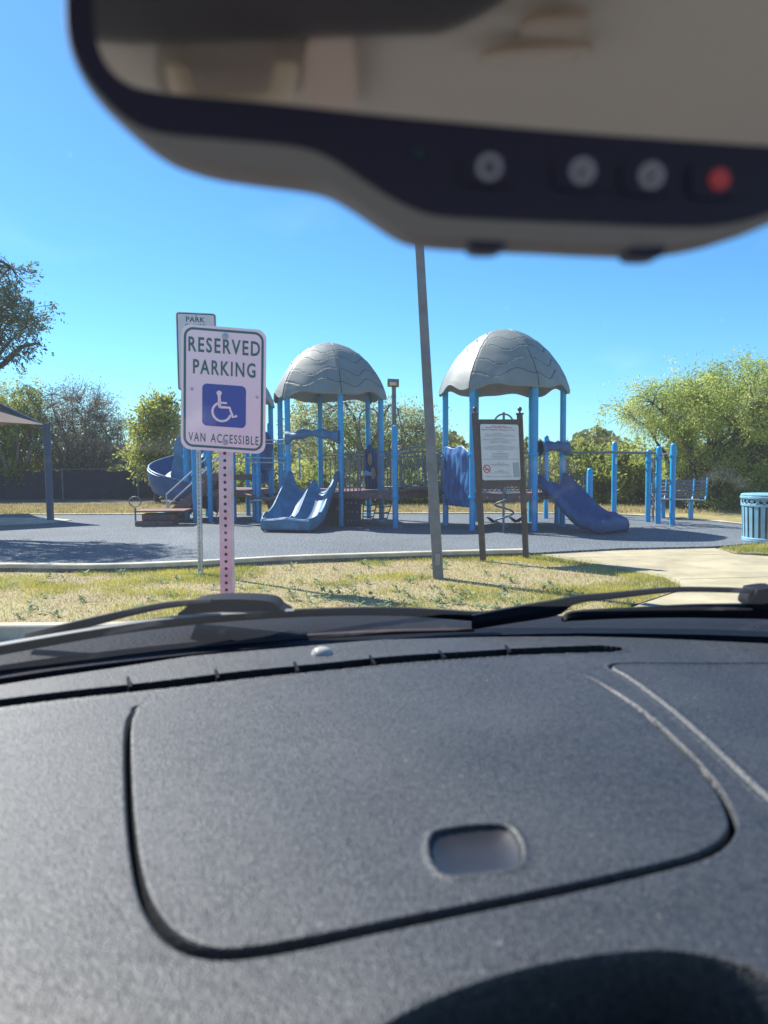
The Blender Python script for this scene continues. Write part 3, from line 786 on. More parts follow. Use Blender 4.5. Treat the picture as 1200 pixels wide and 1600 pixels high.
net = net.build('net_ladder', M['brown'], PS, True)
for i in range(1, 5):
    for k in (0, 1):
        s0 = i / 5 + (.05 if k else 0); A = netp(sides[k][0], DECK - .15, *sides[k][1:], s0); B = netp(sides[k + 1][0], DECK - .15, *sides[k + 1][1:], s0 - .03)
        MB().tube([A, A.lerp(B, .5) - Vector((0, 0, .012)), B], .014, 6).build('rung', M['brown'], net, True)
# corkscrew climber in front of right tower
cx = W(787, 700, fr_a.y - .45); hx = Vector((cx.x, cx.y, 0))
MB().lathe((hx.x, hx.y, 0), [(.024, RZ - .02), (.024, W(787, 644, hx.y).z)], 10).build('climber_pole', M['rail'], PS, True)
ctop = W(787, 647, hx.y).z
MB().tube([hx + Vector((.0 + .175 * math.cos(a), .0, ctop - .16 + .16 * math.sin(a))) for a in [math.pi * i / 12 for i in range(13)]] , .017, 8).build('climber_arch', M['rail'], PS, True)
sp = []
for i in range(90):
    t = i / 89; a = t * 2 * math.pi * 2.6 + .6; r = .05 + .14 * math.sin(math.pi * min(1, t * 1.1 + .12))
    sp.append(hx + Vector((r * math.cos(a), r * math.sin(a), RZ + .10 + t * (DECK + .1 - RZ))))
MB().tube(sp, .019, 8).build('spiral_rung', M['rail'], PS, True)
# low bench rail inside (silver shelf) seen under the board
MB().beam(P2[5].lerp(P2[0], .1) + Vector((0, .25, DECK + .005)), P2[5].lerp(P2[0], .92) + Vector((0, .25, DECK + .005)), .10, .03).build('deck_edge_plate', M['silver'], PS)

# small panel left of middle tower
quadpanel(P1[5] + Vector((-.02, .02, 0)), P1[4].lerp(P1[5], .45), DECK - .02, DECK + .85, M['blue'], 'climbing_panel')
# ---- monkey bars and side posts to the right of the right tower
LP = [G(1012, 815.5, RZ), G(1028, 818, RZ), G(1050, 820.5, RZ)]
LT = [W(1012, 702, LP[0].y).z, W(1028, 697, LP[1].y).z, W(1050, 692, LP[2].y).z]
for p_, t_ in zip(LP, LT): post(p_, t_, True, rad=.060, collars=(t_ - .26,))
PM = G(959, 811, RZ); post(PM, W(958, 690, PM.y).z, True, rad=.062)
MB().box((PM.x + .02, PM.y - .066, W(960, 720, PM.y).z), (.05, .006, .14)).build('sticker', M['signwhite'], PS)
PN = G(921, 806, RZ); post(PN, W(922, 731, PN.y).z, True, rad=.075)
PO = G(853, 810, RZ); post(PO, W(853, 680, PO.y).z, True, rad=.055)
PQ = G(870, 819, RZ); post(PQ, DECK - .1, False, rad=.055)
zb1 = W(1000, 707, LP[0].y).z
lad = MB()
e0, e1 = P2[1], P2[2].lerp(P2[1], .35)
ends = (LP[1] + Vector((-.03, .05, 0)), LP[0] + Vector((0, .25, 0)))
t0 = Vector((P2[1].x, P2[1].y, zb1)); t1 = Vector((ends[0].x, ends[0].y, zb1 - .02)); u0 = t0 + Vector((.05, .55, 0)); u1 = Vector((ends[1].x, ends[1].y + .1, zb1 - .02))
lad.tube([t0, t0.lerp(t1, .5) + Vector((0, 0, .02)), t1], .024, 8).tube([u0, u0.lerp(u1, .5) + Vector((0, 0, .02)), u1], .024, 8)
lad = lad.build('overhead_ladder', M['rail'], PS, True)
for i in range(9):
    t = (i + .5) / 9; MB().tube([t0.lerp(t1, t) + Vector((0, 0, .01)), u0.lerp(u1, t) + Vector((0, 0, .01))], .016, 6).build('rung', M['rail'], lad, True)
# ladder of thin bars between the end posts and the chin bar
l2 = MB(); a = LP[0] + Vector((.10, .0, 0)); b = LP[1] + Vector((-.10, 0, 0))
l2.tube([a + Vector((0, 0, RZ)), a + Vector((0, 0, LT[0] - .25))], .016, 6).tube([b + Vector((0, 0, RZ)), b + Vector((0, 0, LT[0] - .25))], .016, 6)
l2 = l2.build('end_ladder', M['rail'], PS, True)
for zz in (.35, .6): MB().tube([a + Vector((0, 0, zz)), b + Vector((0, 0, zz))], .014, 6).build('rung', M['silver'], l2, True)
MB().tube([LP[1] + Vector((0, 0, LT[1] - .26)), LP[2] + Vector((0, 0, LT[2] - .26)), LP[2] + Vector((.16, .25, LT[2] - .27))], .018, 8).build('chin_bar', M['rail'], PS, True)
# sloping handrails behind the right slide
for (ua, va, ub, vb) in ((836, 727, 868, 744), (884, 733, 908, 750)):
    Yr = P2[1].y + .5; A = W(ua, va, Yr); B = W(ub, vb, Yr)
    MB().tube([A, B, Vector((B.x + .02, B.y, B.z - .30))], .016, 8).build('hand_rail', M['rail'], PS, True)
for i in range(3):
    A = W(909 + i * 3.5, 741, PN.y - .1); MB().tube([(A.x, A.y, RZ), (A.x, A.y, A.z)], .012, 6).build('stair_bar', M['rail'], PS, True)

# ---- left part: bridge, landing, stairs, spiral slide
F1 = G(306, 816, RZ); F2 = G(366, 814, RZ); F3 = G(405, 815.5, RZ); F4 = P3[1]
z3 = W(330, 742, F1.y).z
post(F1, z3 + 1.0, True, collars=(z3,)); post(F2, z3 + 1.0, True, collars=(z3,)); post(F3, z3 + 1.05, True, collars=(z3,))
P_r = G(424, 812, RZ); post(P_r, W(425, 660, P_r.y).z, True, collars=(z3 + .7,))
deckplate([F1, F2, P3[1], P3[0]], z3)
# hanging tan bridge to the middle tower
bridge(F2 + Vector((.05, 0, 0)), P3[1] + Vector((.1, 0, 0)), P1[5] + Vector((-.02, 0, 0)), P1[4], -.16, 10, M['tan'], DECK - .02, 'clatter_bridge')
for (za, zb) in ((715, 712), (722, 719), (689, 686), (693, 692)):
    Yh = F3.y + (.0 if za < 700 else -.0)
    A = W(366, za, F2.y); B = W(446, zb + (4 if za > 700 else 1), P1[5].y)
    MB().tube([A, B], .013, 8).build('hand_rail', M['silver'], PS, True)
for (za, zb) in ((696, 689), (717, 715)):
    A = W(440, za, P1[4].y); B = W(494, zb, P1[3].y); MB().tube([A, B], .012, 8).build('hand_rail', M['silver'], PS, True)
bumpy(P3[1] + Vector((-.02, -.02, 0)), P3[2], DECK + .12, DECK + .95, M['panelblue'], 2.2)
bumpy(F3 + Vector((.02, 0, 0)), P_r, z3 + .05, z3 + .85, M['panelblue'], 3.2)
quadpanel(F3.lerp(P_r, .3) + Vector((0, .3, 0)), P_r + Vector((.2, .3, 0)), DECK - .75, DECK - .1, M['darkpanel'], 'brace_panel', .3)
A = W(398, 781, F3.y - .2); B = W(432, 781, F3.y - .2)
MB().beam(A, B, .3, .025).build('play_shelf', M['silver'], PS)
MB().beam((B.x - .12, B.y, RZ), (B.x - .12, B.y, A.z), .08, .05).build('shelf_leg', M['rail'], PS)
# stairs down to the left
Ys = F1.y + .15
topA = Vector((W(338, 752, Ys).x, Ys, z3)); botA = Vector((W(262, 800, Ys - .1).x, Ys - .1, RZ + .16))
stw = .75
sdir = Vector((.12, 1, 0)).normalized()
nst = 4; st = MB()
for s_ in (0, 1):
    o_ = sdir * (stw * s_)
    a_ = topA + o_; b_ = botA + o_
    st.add([a_ + Vector((0, 0, .05)), b_ + Vector((-.05, 0, .05)), b_ + Vector((-.05, 0, -.14)), b_ + Vector((.12, 0, -.14)), a_ + Vector((0, 0, -.22))], [(0, 1, 2, 3, 4)])
st = st.build('staircase', M['deck'], PS); md = st.modifiers.new('thickness', 'SOLIDIFY'); md.thickness = .035
for i in range(nst):
    t = (i + .5) / nst; c = topA.lerp(botA, t) + sdir * (stw / 2)
    MB().box(c + Vector((0, 0, 0)), ((topA.x - botA.x) / nst + .03, stw - .05, .035), Vector((1, 0, 0)), sdir).build('step', M['deck'], st)
    MB().box(c + Vector(((topA.x - botA.x) / nst / 2, 0, .08)), (.02, stw - .05, .15), Vector((1, 0, 0)), sdir).build('riser', M['deck'], st)
for s_ in (0, 1):
    for hh in (.42, .68):
        o_ = sdir * (stw * s_ * .98)
        a_ = topA + o_ + Vector((.25, 0, hh + .12)); b_ = botA + o_ + Vector((.08, 0, hh - .12))
        pts = [a_, b_, b_ + Vector((-.06, 0, -.05)), b_ + Vector((-.04, 0, -.14))] if hh < .5 else [a_, b_ + Vector((-.02, 0, 0)), b_ + Vector((-.10, 0, -.07)), Vector((b_.x - .08, b_.y, RZ))]
        MB().tube(pts, .016, 8).build('hand_rail', M['silver'], PS, True)
# blue moulded end beside the stair
e = W(247, 793, Ys + .5); MB().lathe((e.x + .12, e.y, RZ), [(.22, 0), (.24, .06), (.22, .15), (.12, .20)], 16).build('slide_exit', M['slide'], PS, True)
# transfer step
ty = G(240, 822, RZ).y; xa = W(212, 800, ty).x; xb = W(272, 800, ty).x
tf = MB().box(((xa + xb) / 2 + .1, ty + .35, W(240, 799, ty).z), (xb - xa + .25, .75, .03)).build('transfer_step', M['deck'], PS)
MB().box(((xa + xb) / 2, ty + .15, RZ + .06), (xb - xa - .02, .5, .12)).build('step', M['deck'], tf, bevel=.01)
MB().box(((xa + xb) / 2 + .03, ty + .35, RZ + .19), (xb - xa - .1, .4, .14)).build('step', M['deck'], tf, bevel=.01)
rg = Vector((W(211, 785, ty).x, ty, 0)); zr = W(211, 784, ty).z
MB().lathe((rg.x, rg.y, 0), [(.02, RZ), (.02, zr - .13)], 8).build('ring_post', M['rail'], tf, True)
MB().tube([Vector((rg.x + .13 * math.cos(a), ty, zr + .11 * math.sin(a))) for a in [i * math.pi / 10 for i in range(20)]], .013, 8, closed=True).build('ring', M['rail'], tf, True)
# spiral slide
SC = Vector((W(288, 740, 19.2).x, 19.2, 0)); rows = []; RS = .55
za, zbm = W(280, 716, 19.2).z, RZ + .22
for i in range(61):
    t = i / 60; ang = R(60 + 330 * t); z = za + (zbm - za) * t
    row = []
    for j in range(17):
        q = -1 + 2 * j / 16; rr = RS + q * .30; hz = (.30 if q > 0 else .16) * abs(q) ** 2.4
        row.append((SC.x + rr * math.cos(ang), SC.y + rr * math.sin(ang), z + hz))
    q0_ = row[-1]; rr = RS + .34; row.append((SC.x + rr * math.cos(ang), SC.y + rr * math.sin(ang), z + .27)); row.append((SC.x + (rr - .02) * math.cos(ang), SC.y + (rr - .02) * math.sin(ang), z + .02)); row.append((SC.x + (rr - .10) * math.cos(ang), SC.y + (rr - .10) * math.sin(ang), z - .22))
    rows.append(row)
spr = [r_[16] for r_ in rows]
ss = MB().grid(rows).build('spiral_slide', M['slide_dark'], PS, True, 'blue spiral slide curling down behind the parking sign'); md = ss.modifiers.new('thickness', 'SOLIDIFY'); md.thickness = .015  # navy body paints the shaded underside, the rim tube is the lighter blue
MB().tube(spr, .028, 8).build('rolled_edge', M['slide'], ss, True)
MB().lathe((SC.x, SC.y, 0), [(.06, RZ), (.06, za + .1)], 12).build('centre_column', M['slide_dark'], ss, True)
hx_ = W(279, 700, 19.0)
MB().prism([Vector((hx_.x + dx, hx_.y, DECK + dz)) for dx, dz in ((-.20, .0), (-.22, .35), (-.13, .75), (-.12, 1.1), (-.02, 1.32), (.10, 1.30), (.3, 1.36), (.3, 0))], (0, .06, 0)).build('slide_hood', M['slide'], ss, bevel=.02)
# ================================================================== SIGNS, POLES, FURNITURE
def perforated_post(parent, top, bot, wd, pitch, hole, m, name='sign_post'):
    """square steel tube, front face with real round holes"""
    top = Vector(top); bot = Vector(bot); L = (top - bot).length; ay = (top - bot).normalized(); ax = Vector((1, 0, 0)); ax = (ax - ay * ax.dot(ay)).normalized(); an = ax.cross(ay).normalized()
    if an.y > 0: an = -an
    mb = MB(); n = int(L / pitch); h = L / n
    sq = [(1, 0), (1, 1), (0, 1), (-1, 1), (-1, 0), (-1, -1), (0, -1), (1, -1)]
    c8 = [(math.cos(R(45 * i)), math.sin(R(45 * i))) for i in range(8)]
    for i in range(n):
        c = bot + ay * (h * (i + .5)) + an * (wd / 2); b0 = len(mb.v)
        mb.v += [tuple(c + ax * (a * wd / 2) + ay * (b * h / 2)) for a, b in sq]
        mb.v += [tuple(c + ax * (a * hole / 2) + ay * (b * hole / 2)) for a, b in c8]
        mb.v += [tuple(c + ax * (a * hole / 2) + ay * (b * hole / 2) - an * .004) for a, b in c8]
        for k in range(8):
            k2 = (k + 1) % 8; mb.f += [(b0 + k, b0 + k2, b0 + 8 + k2, b0 + 8 + k), (b0 + 8 + k, b0 + 8 + k2, b0 + 16 + k2, b0 + 16 + k)]
    c0 = [bot + ax * (s * wd / 2) + an * (t * wd / 2) for s, t in ((-1, 1), (-1, -1), (1, -1), (1, 1))]
    c1 = [p + ay * L for p in c0]
    mb.add(c0 + c1, [(0, 1, 5, 4), (1, 2, 6, 5), (2, 3, 7, 6)])
    return mb.build(name, m, parent)

def sign_plate(parent, P, w, h, r, m, name='sign_plate', n0=0.0, t=.0025):
    return MB().prism([P(a, b, n0) for a, b in rrect(0, 0, w, h, r)], (P(0, 0, -t) - P(0, 0, 0))).build(name, m, parent)

# ---- reserved parking sign close to the bumper
YS = 2.8
TL, TR, BL = W(283.2, 505.5, YS), W(416.5, 516, YS + .02), W(282.5, 701, YS)
rp = thing('parking_sign', 'white reserved parking sign with blue wheelchair square on a perforated steel post', 'sign', (W(350, 600, YS + .03).x, YS + .03, 0))
P, sw, sh, nn = frame_of(TL, TR, BL)
sign_plate(rp, P, sw, sh, .034, M['signwhite'])
u = sw / 131.0
bd = MB(); stroke(bd, P, rrect(5.8 * u, 6 * u, sw - 5.8 * u, sh - 6 * u, .030, 8), 3.6 * u, .0008, True); bd.build('border', M['signgreen'], rp)
fx = lambda a: a * sw; fy = lambda b: b * sh
lettering('RESERVED', P, fx(.085), fy(.095), fx(.925), fy(.215), .0009, M['signgreen'], rp, .018, sp=1.22)
lettering('PARKING', P, fx(.14), fy(.272), fx(.875), fy(.39), .0009, M['signgreen'], rp, .018, sp=1.22)
lettering('VAN ACCESSIBLE', P, fx(.09), fy(.86), fx(.92), fy(.932), .0009, M['signgreen'], rp, .008, sp=1.25)
sqr = (fx(.25), fy(.462), fx(.765), fy(.80))
MB().prism([P(a, b, .0009) for a, b in rrect(*sqr, .017)], P(0, 0, -.0005) - P(0, 0, 0)).build('symbol_square', M['signblue'], rp)
iw = sqr[2] - sqr[0]; ih = sqr[3] - sqr[1]
def I(x, y): return (sqr[0] + x * iw, sqr[1] + y * ih)      # unit square of the pictogram
ic = MB(); T = .060 * iw
def disc(mb, cx, cy, r, n0): mb.prism([P(cx + r * math.cos(a), cy + r * math.sin(a), n0) for a in [i * math.pi / 10 for i in range(20)]], P(0, 0, -.0005) - P(0, 0, 0))
hx0, hy0 = I(.385, .205); disc(ic, hx0, hy0, .060 * iw, .0019)
stroke(ic, P, [I(.385, .23), I(.40, .545)], T * 1.15, .0018); stroke(ic, P, [I(.385, .43), I(.565, .43)], T * .8, .0018)
stroke(ic, P, [I(.395, .535), I(.625, .535), I(.705, .755), I(.80, .715)], T * .95, .0018)
ca, cb = I(.445, .65); rr = .21 * iw
stroke(ic, P, [(ca + rr * math.cos(R(a)), cb + rr * math.sin(R(a)) * 1.0) for a in range(15, 250, 9)], T * .85, .0018)
ic.build('wheelchair_symbol', M['signwhite'], rp)
for (bx, by, rr_) in ((.515, .075, .0115), (.525, .925, .0105), (.127, .515, .005), (.895, .545, .005)):
    c = P(fx(bx), fy(by), .001); MB().lathe(c, [(rr_, 0), (rr_, .002), (rr_ * .55, .0025), (rr_ * .5, .006), (rr_ * .3, .0065)], 14, axis=nn).build('bolt', M['steel'], rp, True)
perforated_post(rp, W(350.5, 520, YS + .035), G(351, 1363) * 1.0 if False else Vector((W(352, 930, YS + .035).x, YS + .035, 0)), .0455, .0262, .0125, M['pinkpost'])

# ---- PARK CLOSED sign behind it
YP = G(313, 898).y
pk = thing('park_sign', 'tall white park hours sign mostly hidden behind the reserved parking sign', 'sign', (G(313, 898).x, YP, 0))
TL, TR, BL = W(274.5, 487, YP - .04), W(337.5, 490, YP - .04), W(278, 610, YP - .04)
P, sw2, sh2, nn = frame_of(TL, TR, BL)
sign_plate(pk, P, sw2, sh2, .04, M['board'])
bd = MB(); stroke(bd, P, rrect(.016, .016, sw2 - .016, sh2 - .016, .03, 6), .012, .002, True); bd.build('border', M['black'], pk)
lettering('PARK', P, .13, .055, .37, .12, .002, M['black'], pk, .01)
lettering('CLOSED', P, .115, .145, .39, .205, .002, M['black'], pk, .01)
MB().lathe(P(sw2 / 2, .03, .001), [(.014, 0), (.010, .008)], 10, axis=nn).build('bolt', M['steel'], pk)
perforated_post(pk, W(307, 495, YP), G(313.5, 899), .056, .05, .02, M['steel'])

# ---- light pole (leaning a little)
b = G(685, 905); lp = thing('light_pole', 'tall square grey pole leaning slightly left beside the info board', 'pole', b)
t = W(655, 375, b.y); d = (t - b); t2 = b + d * 1.55
def sqtube(a, c, w0, w1):
    ax = Vector((1, -.12, 0)).normalized(); ay = Vector((.12, 1, 0)).normalized()
    vs = [Vector(a) + ax * (i * w0 / 2) + ay * (j * w0 / 2) for i, j in ((-1, -1), (1, -1), (1, 1), (-1, 1))] + [Vector(c) + ax * (i * w1 / 2) + ay * (j * w1 / 2) for i, j in ((-1, -1), (1, -1), (1, 1), (-1, 1))]
    return MB().add(vs, [(0, 1, 2, 3), (4, 5, 6, 7), (0, 1, 5, 4), (1, 2, 6, 5), (2, 3, 7, 6), (3, 0, 4, 7)])
sqtube(b, t2, .128, .088).build('pole_shaft', M['pole'], lp, bevel=.008)
c = b + d * .062; MB().box(c + Vector((.0, -.064, 0)), (.06, .012, .14)).build('hand_hole_cover', M['lamp'], lp)
MB().box(t2 + Vector((.25, 0, .03)), (.6, .3, .1)).build('lamp_head', M['lamp'], lp, bevel=.02)

# ---- brown framed info board
a = G(755, 878); c = G(822, 874)
ib = thing('info_board', 'brown framed board of white playground rules on two leaning legs', 'sign', ((a + c) / 2))
Yb = (a.y + c.y) / 2
ta = W(742, 648, a.y); tc_ = W(812, 648, c.y)
def fpost(p0, p1, wd):
    ax = Vector((.93, -.37, 0)); ay = Vector((.37, .93, 0))
    vs = [Vector(p) + ax * (i * wd / 2) + ay * (j * wd / 2) for p in (p0, p1) for i, j in ((-1, -1), (1, -1), (1, 1), (-1, 1))]
    return MB().add(vs, [(0, 1, 2, 3), (4, 5, 6, 7), (0, 1, 5, 4), (1, 2, 6, 5), (2, 3, 7, 6), (3, 0, 4, 7)])
for p0, p1 in ((a, ta), (c, tc_)):
    po = fpost(p0, p1, .075).build('leg', M['brown'], ib)
    p1 = Vector(p1); MB().box(p1 + Vector((0, 0, .012)), (.10, .10, .024)).build('cap', M['brown'], po)
    MB().lathe(p1 + Vector((0, 0, .024)), [(.02, 0), (.012, .02), (.03, .04), (.034, .06), (.024, .082), (.004, .092)], 12).build('finial', M['brown'], po, True)
e0, e1 = a.lerp(ta, .952), c.lerp(tc_, .952); f0, f1 = a.lerp(ta, .520), c.lerp(tc_, .525)
MB().beam(e0 + Vector((0, .0, 0)), e1, .05, .07).build('frame_bar', M['brown'], ib)
MB().beam(f0, f1, .05, .07).build('frame_bar', M['brown'], ib)
TL, TR, BL = W(750, 662.5, a.y - .03), W(810, 663.5, c.y - .045), W(754, 750.5, a.y - .03)
P, bw, bh, nn = frame_of(TL, TR, BL)
MB().prism([P(x, y, -.012) for x, y in ((-.04, -.05), (bw + .04, -.05), (bw + .04, bh + .05), (-.04, bh + .05))], P(0, 0, -.02) - P(0, 0, 0)).build('backing_board', M['brown'], ib)
sign_plate(ib, P, bw, bh, .03, M['board'])
lettering('Playground is Designed for Children ages 5 to 12 yrs.', P, .03 * bw, .085 * bh, .90 * bw, .115 * bh, .0025, M['black'], ib, .01)
ln = MB(); rs2 = random.Random(5)
rows_ = [(.16, .36, .56), (.185, .12, .86), (.21, .12, .88), (.25, .32, .62), (.275, .05, .92), (.30, .25, .72), (.325, .22, .78), (.37, .42, .56), (.395, .15, .86), (.42, .05, .97), (.445, .10, .85), (.48, .42, .56), (.52, .30, .68), (.545, .28, .72), (.57, .26, .70), (.595, .30, .68), (.62, .05, .97), (.69, .40, .58), (.715, .22, .72), (.74, .28, .70), (.82, .42, .55), (.845, .32, .62), (.87, .20, .72), (.93, .10, .78)]
for (yy, x0, x1) in rows_:
    x = x0
    while x < x1:
        l_ = rs2.uniform(.02, .07); l_ = min(l_, x1 - x)
        if l_ > .008: ln.prism([P(q * bw, r_ * bh, .0022) for q, r_ in ((x, yy), (x + l_, yy), (x + l_, yy + .0075), (x, yy + .0075))], P(0, 0, -.001) - P(0, 0, 0))
        x += l_ + .012
ln.build('small_print', M['greyink'], ib)
rh = MB()
for x0, x1, yy in ((.28, .42, .03), (.45, .66, .03), (.12, .30, .055), (.33, .55, .055), (.58, .84, .055)):
    rh.prism([P(q * bw, r_ * bh, .0022) for q, r_ in ((x0, yy), (x1, yy), (x1, yy + .010), (x0, yy + .010))], P(0, 0, -.001) - P(0, 0, 0))
rh.build('red_print', M['red'], ib)
ns = MB(); cx0, cy0, rr0 = .125 * bw, .795 * bh, .085 * bw
stroke(ns, P, [(cx0 + rr0 * math.cos(i * math.pi / 12), cy0 + rr0 * math.sin(i * math.pi / 12)) for i in range(24)], .013, .003, True)
stroke(ns, P, [(cx0 - rr0 * .7, cy0 - rr0 * .7), (cx0 + rr0 * .7, cy0 + rr0 * .7)], .011, .003)
ns.build('no_smoking_symbol', M['red'], ib)
cg = MB(); stroke(cg, P, [(cx0 - rr0 * .65, cy0 + rr0 * .2), (cx0 + rr0 * .6, cy0 + rr0 * .1)], .012, .0025); cg.build('cigarette_mark', M['black'], ib)
MB().prism([P(x, y, .003) for x, y in ((.80 * bw, .69 * bh), (.965 * bw, .685 * bh), (.985 * bw, .955 * bh), (.82 * bw, .955 * bh))], P(0, 0, -.002) - P(0, 0, 0)).build('sticker', M['greyprint'], ib)

# ---- far parking lamp
b = G(618, 797); b = Vector((W(616, 700, 24).x, 24, 0)); fl = thing('street_lamp', 'thin far pole with a flat square lamp head right of the middle tower', 'lamp', b)
zt = W(615, 605, 24).z
MB().lathe((b.x, b.y, 0), [(.09, 0), (.07, zt)], 10).build('pole_shaft', M['pole'], fl, True)
MB().box((b.x - .02, b.y - .1, zt + .12), (.36, .34, .08), (1, 0, -.05), (0, .85, -.5), (0, .5, .85)).build('lamp_head', M['lamp'], fl, bevel=.01)
MB().box((b.x - .03, b.y - .22, zt + .09), (.2, .16, .02), (1, 0, -.05), (0, .85, -.5), (0, .5, .85)).build('lens', M['board'], fl)

# ---- shade sail on the left
b = G(79, 812, .078); sh_ = thing('shade_structure', 'tan fabric shade canopy on blue-grey steel posts at the left edge', 'shade', b)
M['shadepost'] = mat('blue_grey_post', (0.045, 0.085, 0.15), 0.45, vary=.15)
pt = W(72.5, 664, b.y)
def rtube(a_, b_, r, name, m): return MB().tube([a_, b_], r, 12).build(name, m, sh_, True)
zt = pt.z; DX = 5.6; DY = 5.4
e1_ = Vector((-4.1, -3.5, 0)); e2_ = Vector((-3.5, 4.1, 0)); corners = [pt, pt + e1_, pt + e1_ + e2_, pt + e2_]
for i, q in enumerate(corners):
    base = b if i == 0 else Vector((q.x, q.y, 0)); rtube(base, q + Vector((0, 0, .02)), .085, 'post', M['shadepost'])
apex = (corners[0] + corners[2]) / 2 + Vector((0, 0, 1.9))
for i, q in enumerate(corners):
    rtube(q - Vector((0, 0, .06)), apex - Vector((0, 0, .10)), .045, 'rafter', M['shadepost'])
    q2 = corners[(i + 1) % 4]; rows = []
    for s in range(11):
        r_ = []
        for k in range(9):
            e = q.lerp(q2, k / 8); sag = math.sin(math.pi * k / 8); pnt = e.lerp(apex, s / 10)
            pnt = pnt + ((q + q2) / 2 - apex).normalized() * 0 + Vector((0, 0, .10 * sag * (1 - s / 10) - .16 * math.sin(math.pi * s / 10) ))
            cen = (corners[0] + corners[2]) / 2; inn = (cen - pnt); inn.z = 0; inn = inn.normalized() if inn.length > 1e-3 else Vector((0, 0, 0))
            r_.append(pnt + inn * (.22 * sag * (1 - s / 10)))
        rows.append(r_)
    MB().grid(rows).build('fabric_panel', M['tarp'], sh_, True)

# ---- bench
bc = G(1064, 811, RZ); bn = thing('bench', 'dark slatted park bench on blue legs behind the chin-up posts', 'bench', (bc.x, bc.y, RZ))
ax = Vector((.84, -.54, 0)).normalized(); ay = Vector((.54, .84, 0)).normalized()
def BP(x, y, z): return Vector((bc.x, bc.y, RZ)) + ax * x + ay * y + Vector((0, 0, z))
sl = MB().box((0, 0, 0), (1.15, .07, .02), ax, ay).mesh('slat', M['bench'])
for i in range(5): piece(sl, 'slat', bn, BP(-.1, -.2 + i * .09, .45))
sl2 = MB().box((0, 0, 0), (1.15, .02, .065), ax, ay).mesh('slat', M['bench'])
for i in range(5): piece(sl2, 'slat', bn, BP(-.1, .27 + i * .035, .52 + i * .085))
for s in (-.42, .20):
    MB().beam(BP(s, .05, 0), BP(s, .05, .44), .09, .09).build('leg', M['blue'], bn)
    MB().tube([BP(s, -.25, .42), BP(s, .2, .42), BP(s, .30, .55), BP(s, .42, .92)], .025, 8).build('bracket', M['blue'], bn, True)
for s in (-.68, .48): MB().tube([BP(s, -.25, .46), BP(s, .2, .44), BP(s, .30, .55), BP(s, .44, .95)], .02, 8).build('end_frame', M['blue'], bn, True)

# ---- litter bin at right
bc = G(1203, 845, RZ); bi = thing('litter_bin', 'light blue steel slat litter bin with ring pattern at the right edge', 'bin', (bc.x, bc.y, RZ))
RB = .44; HB = W(1203, 772, bc.y).z - RZ; HB = max(.8, HB)
MB().lathe((bc.x, bc.y, RZ), [(RB - .04, .03), (RB - .01, HB * .80)], 28).build('liner', M['darkpanel'], bi, True)
for z0_, z1_, r_ in ((.0, .07, RB - .01), (HB * .74, HB * .80, RB + .015), (HB * .90, HB * .96, RB + .03), (HB * .96, HB, RB + .02)):
    MB().lathe((bc.x, bc.y, RZ), [(r_, z0_), (r_ + .012, z0_ + .01), (r_ + .012, z1_ - .01), (r_, z1_)], 32).build('hoop', M['binblue'], bi, True)
ns_ = 26; slm = MB().prism([Vector((-.030, -RB + .012, .05)), Vector((.030, -RB + .012, .05)), Vector((.036, -RB - .012, HB * .78)), Vector((-.036, -RB - .012, HB * .78))], (0, .008, 0)).mesh('slat', M['binblue'])
rgm = MB().tube([(.045 * math.cos(a), -RB - .018, HB * .85 + .042 * math.sin(a)) for a in [i * math.pi / 8 for i in range(16)]], .009, 6, closed=True).mesh('ring', M['binblue'], True)
for i in range(ns_):
    piece(slm, 'slat', bi, (bc.x, bc.y, RZ), 2 * math.pi * i / ns_)
for i in range(28): piece(rgm, 'ring', bi, (bc.x, bc.y, RZ), 2 * math.pi * (i + .5) / 28)

# ---- dark fence at the far left
YF = 30.5
fe = thing('fence', 'long dark windscreen fence under the oak trees on the left', 'fence', (W(120, 770, YF).x, YF, 0))
fz0 = 0.0; fz1 = W(120, 736, YF).z; x = W(-260, 700, YF).x; xe = W(268, 700, YF).x; k = 0
fpost_me = MB().lathe((0, 0, 0), [(.04, 0), (.04, fz1 + .08), (.02, fz1 + .11)], 8).mesh('fence_post', M['greybark'], True)
fpan_me = MB().prism([Vector((.04, 0, .02)), Vector((2.96, 0, .02)), Vector((2.96, 0, fz1)), Vector((2.0, 0, fz1 - .03)), Vector((1.0, 0, fz1 - .02)), Vector((.04, 0, fz1))], (0, .03, 0)).mesh('fence_panel', M['fence'])
while x < xe:
    piece(fpan_me, 'fence_panel', fe, (x, YF, 0)); piece(fpost_me, 'fence_post', fe, (x, YF + .02, 0)); x += 3.0; k += 1
piece(fpost_me, 'fence_post', fe, (x, YF + .02, 0))
MB().tube([(fe.location.x - 10, YF + .02, fz1 + .07), (x, YF + .02, fz1 + .07)], .02, 6).build('top_rail', M['greybark'], fe, True)

# ---- small dark birds on the rubber under the right tower
def bird(u_, v_, flip, label):
    p = G(u_, v_, RZ); r_ = thing('bird', label, 'bird', p, 'small black birds on the rubber surface')
    s = -1 if flip else 1; f = lambda x, z, y=0: p + Vector((x * s, y, z))
    MB().tube([f(.13, .10), f(.09, .07), f(.03, .08), f(-.02, .11), f(-.06, .145), f(-.085, .155), f(-.115, .15)], [.004, .016, .034, .036, .024, .02, .003], 10).build('body', M['bird'], r_, True)
    for y in (-.012, .012): MB().tube([f(0, .08, y), f(.005, .0, y)], .003, 5).build('leg', M['bird'], r_)
bird(768, 820, False, 'black bird left of the corkscrew climber on the rubber surface')
bird(803, 820, False, 'black bird nearer the corkscrew climber on its right')
bird(812, 819, True, 'black bird beside the right leg of the info board')
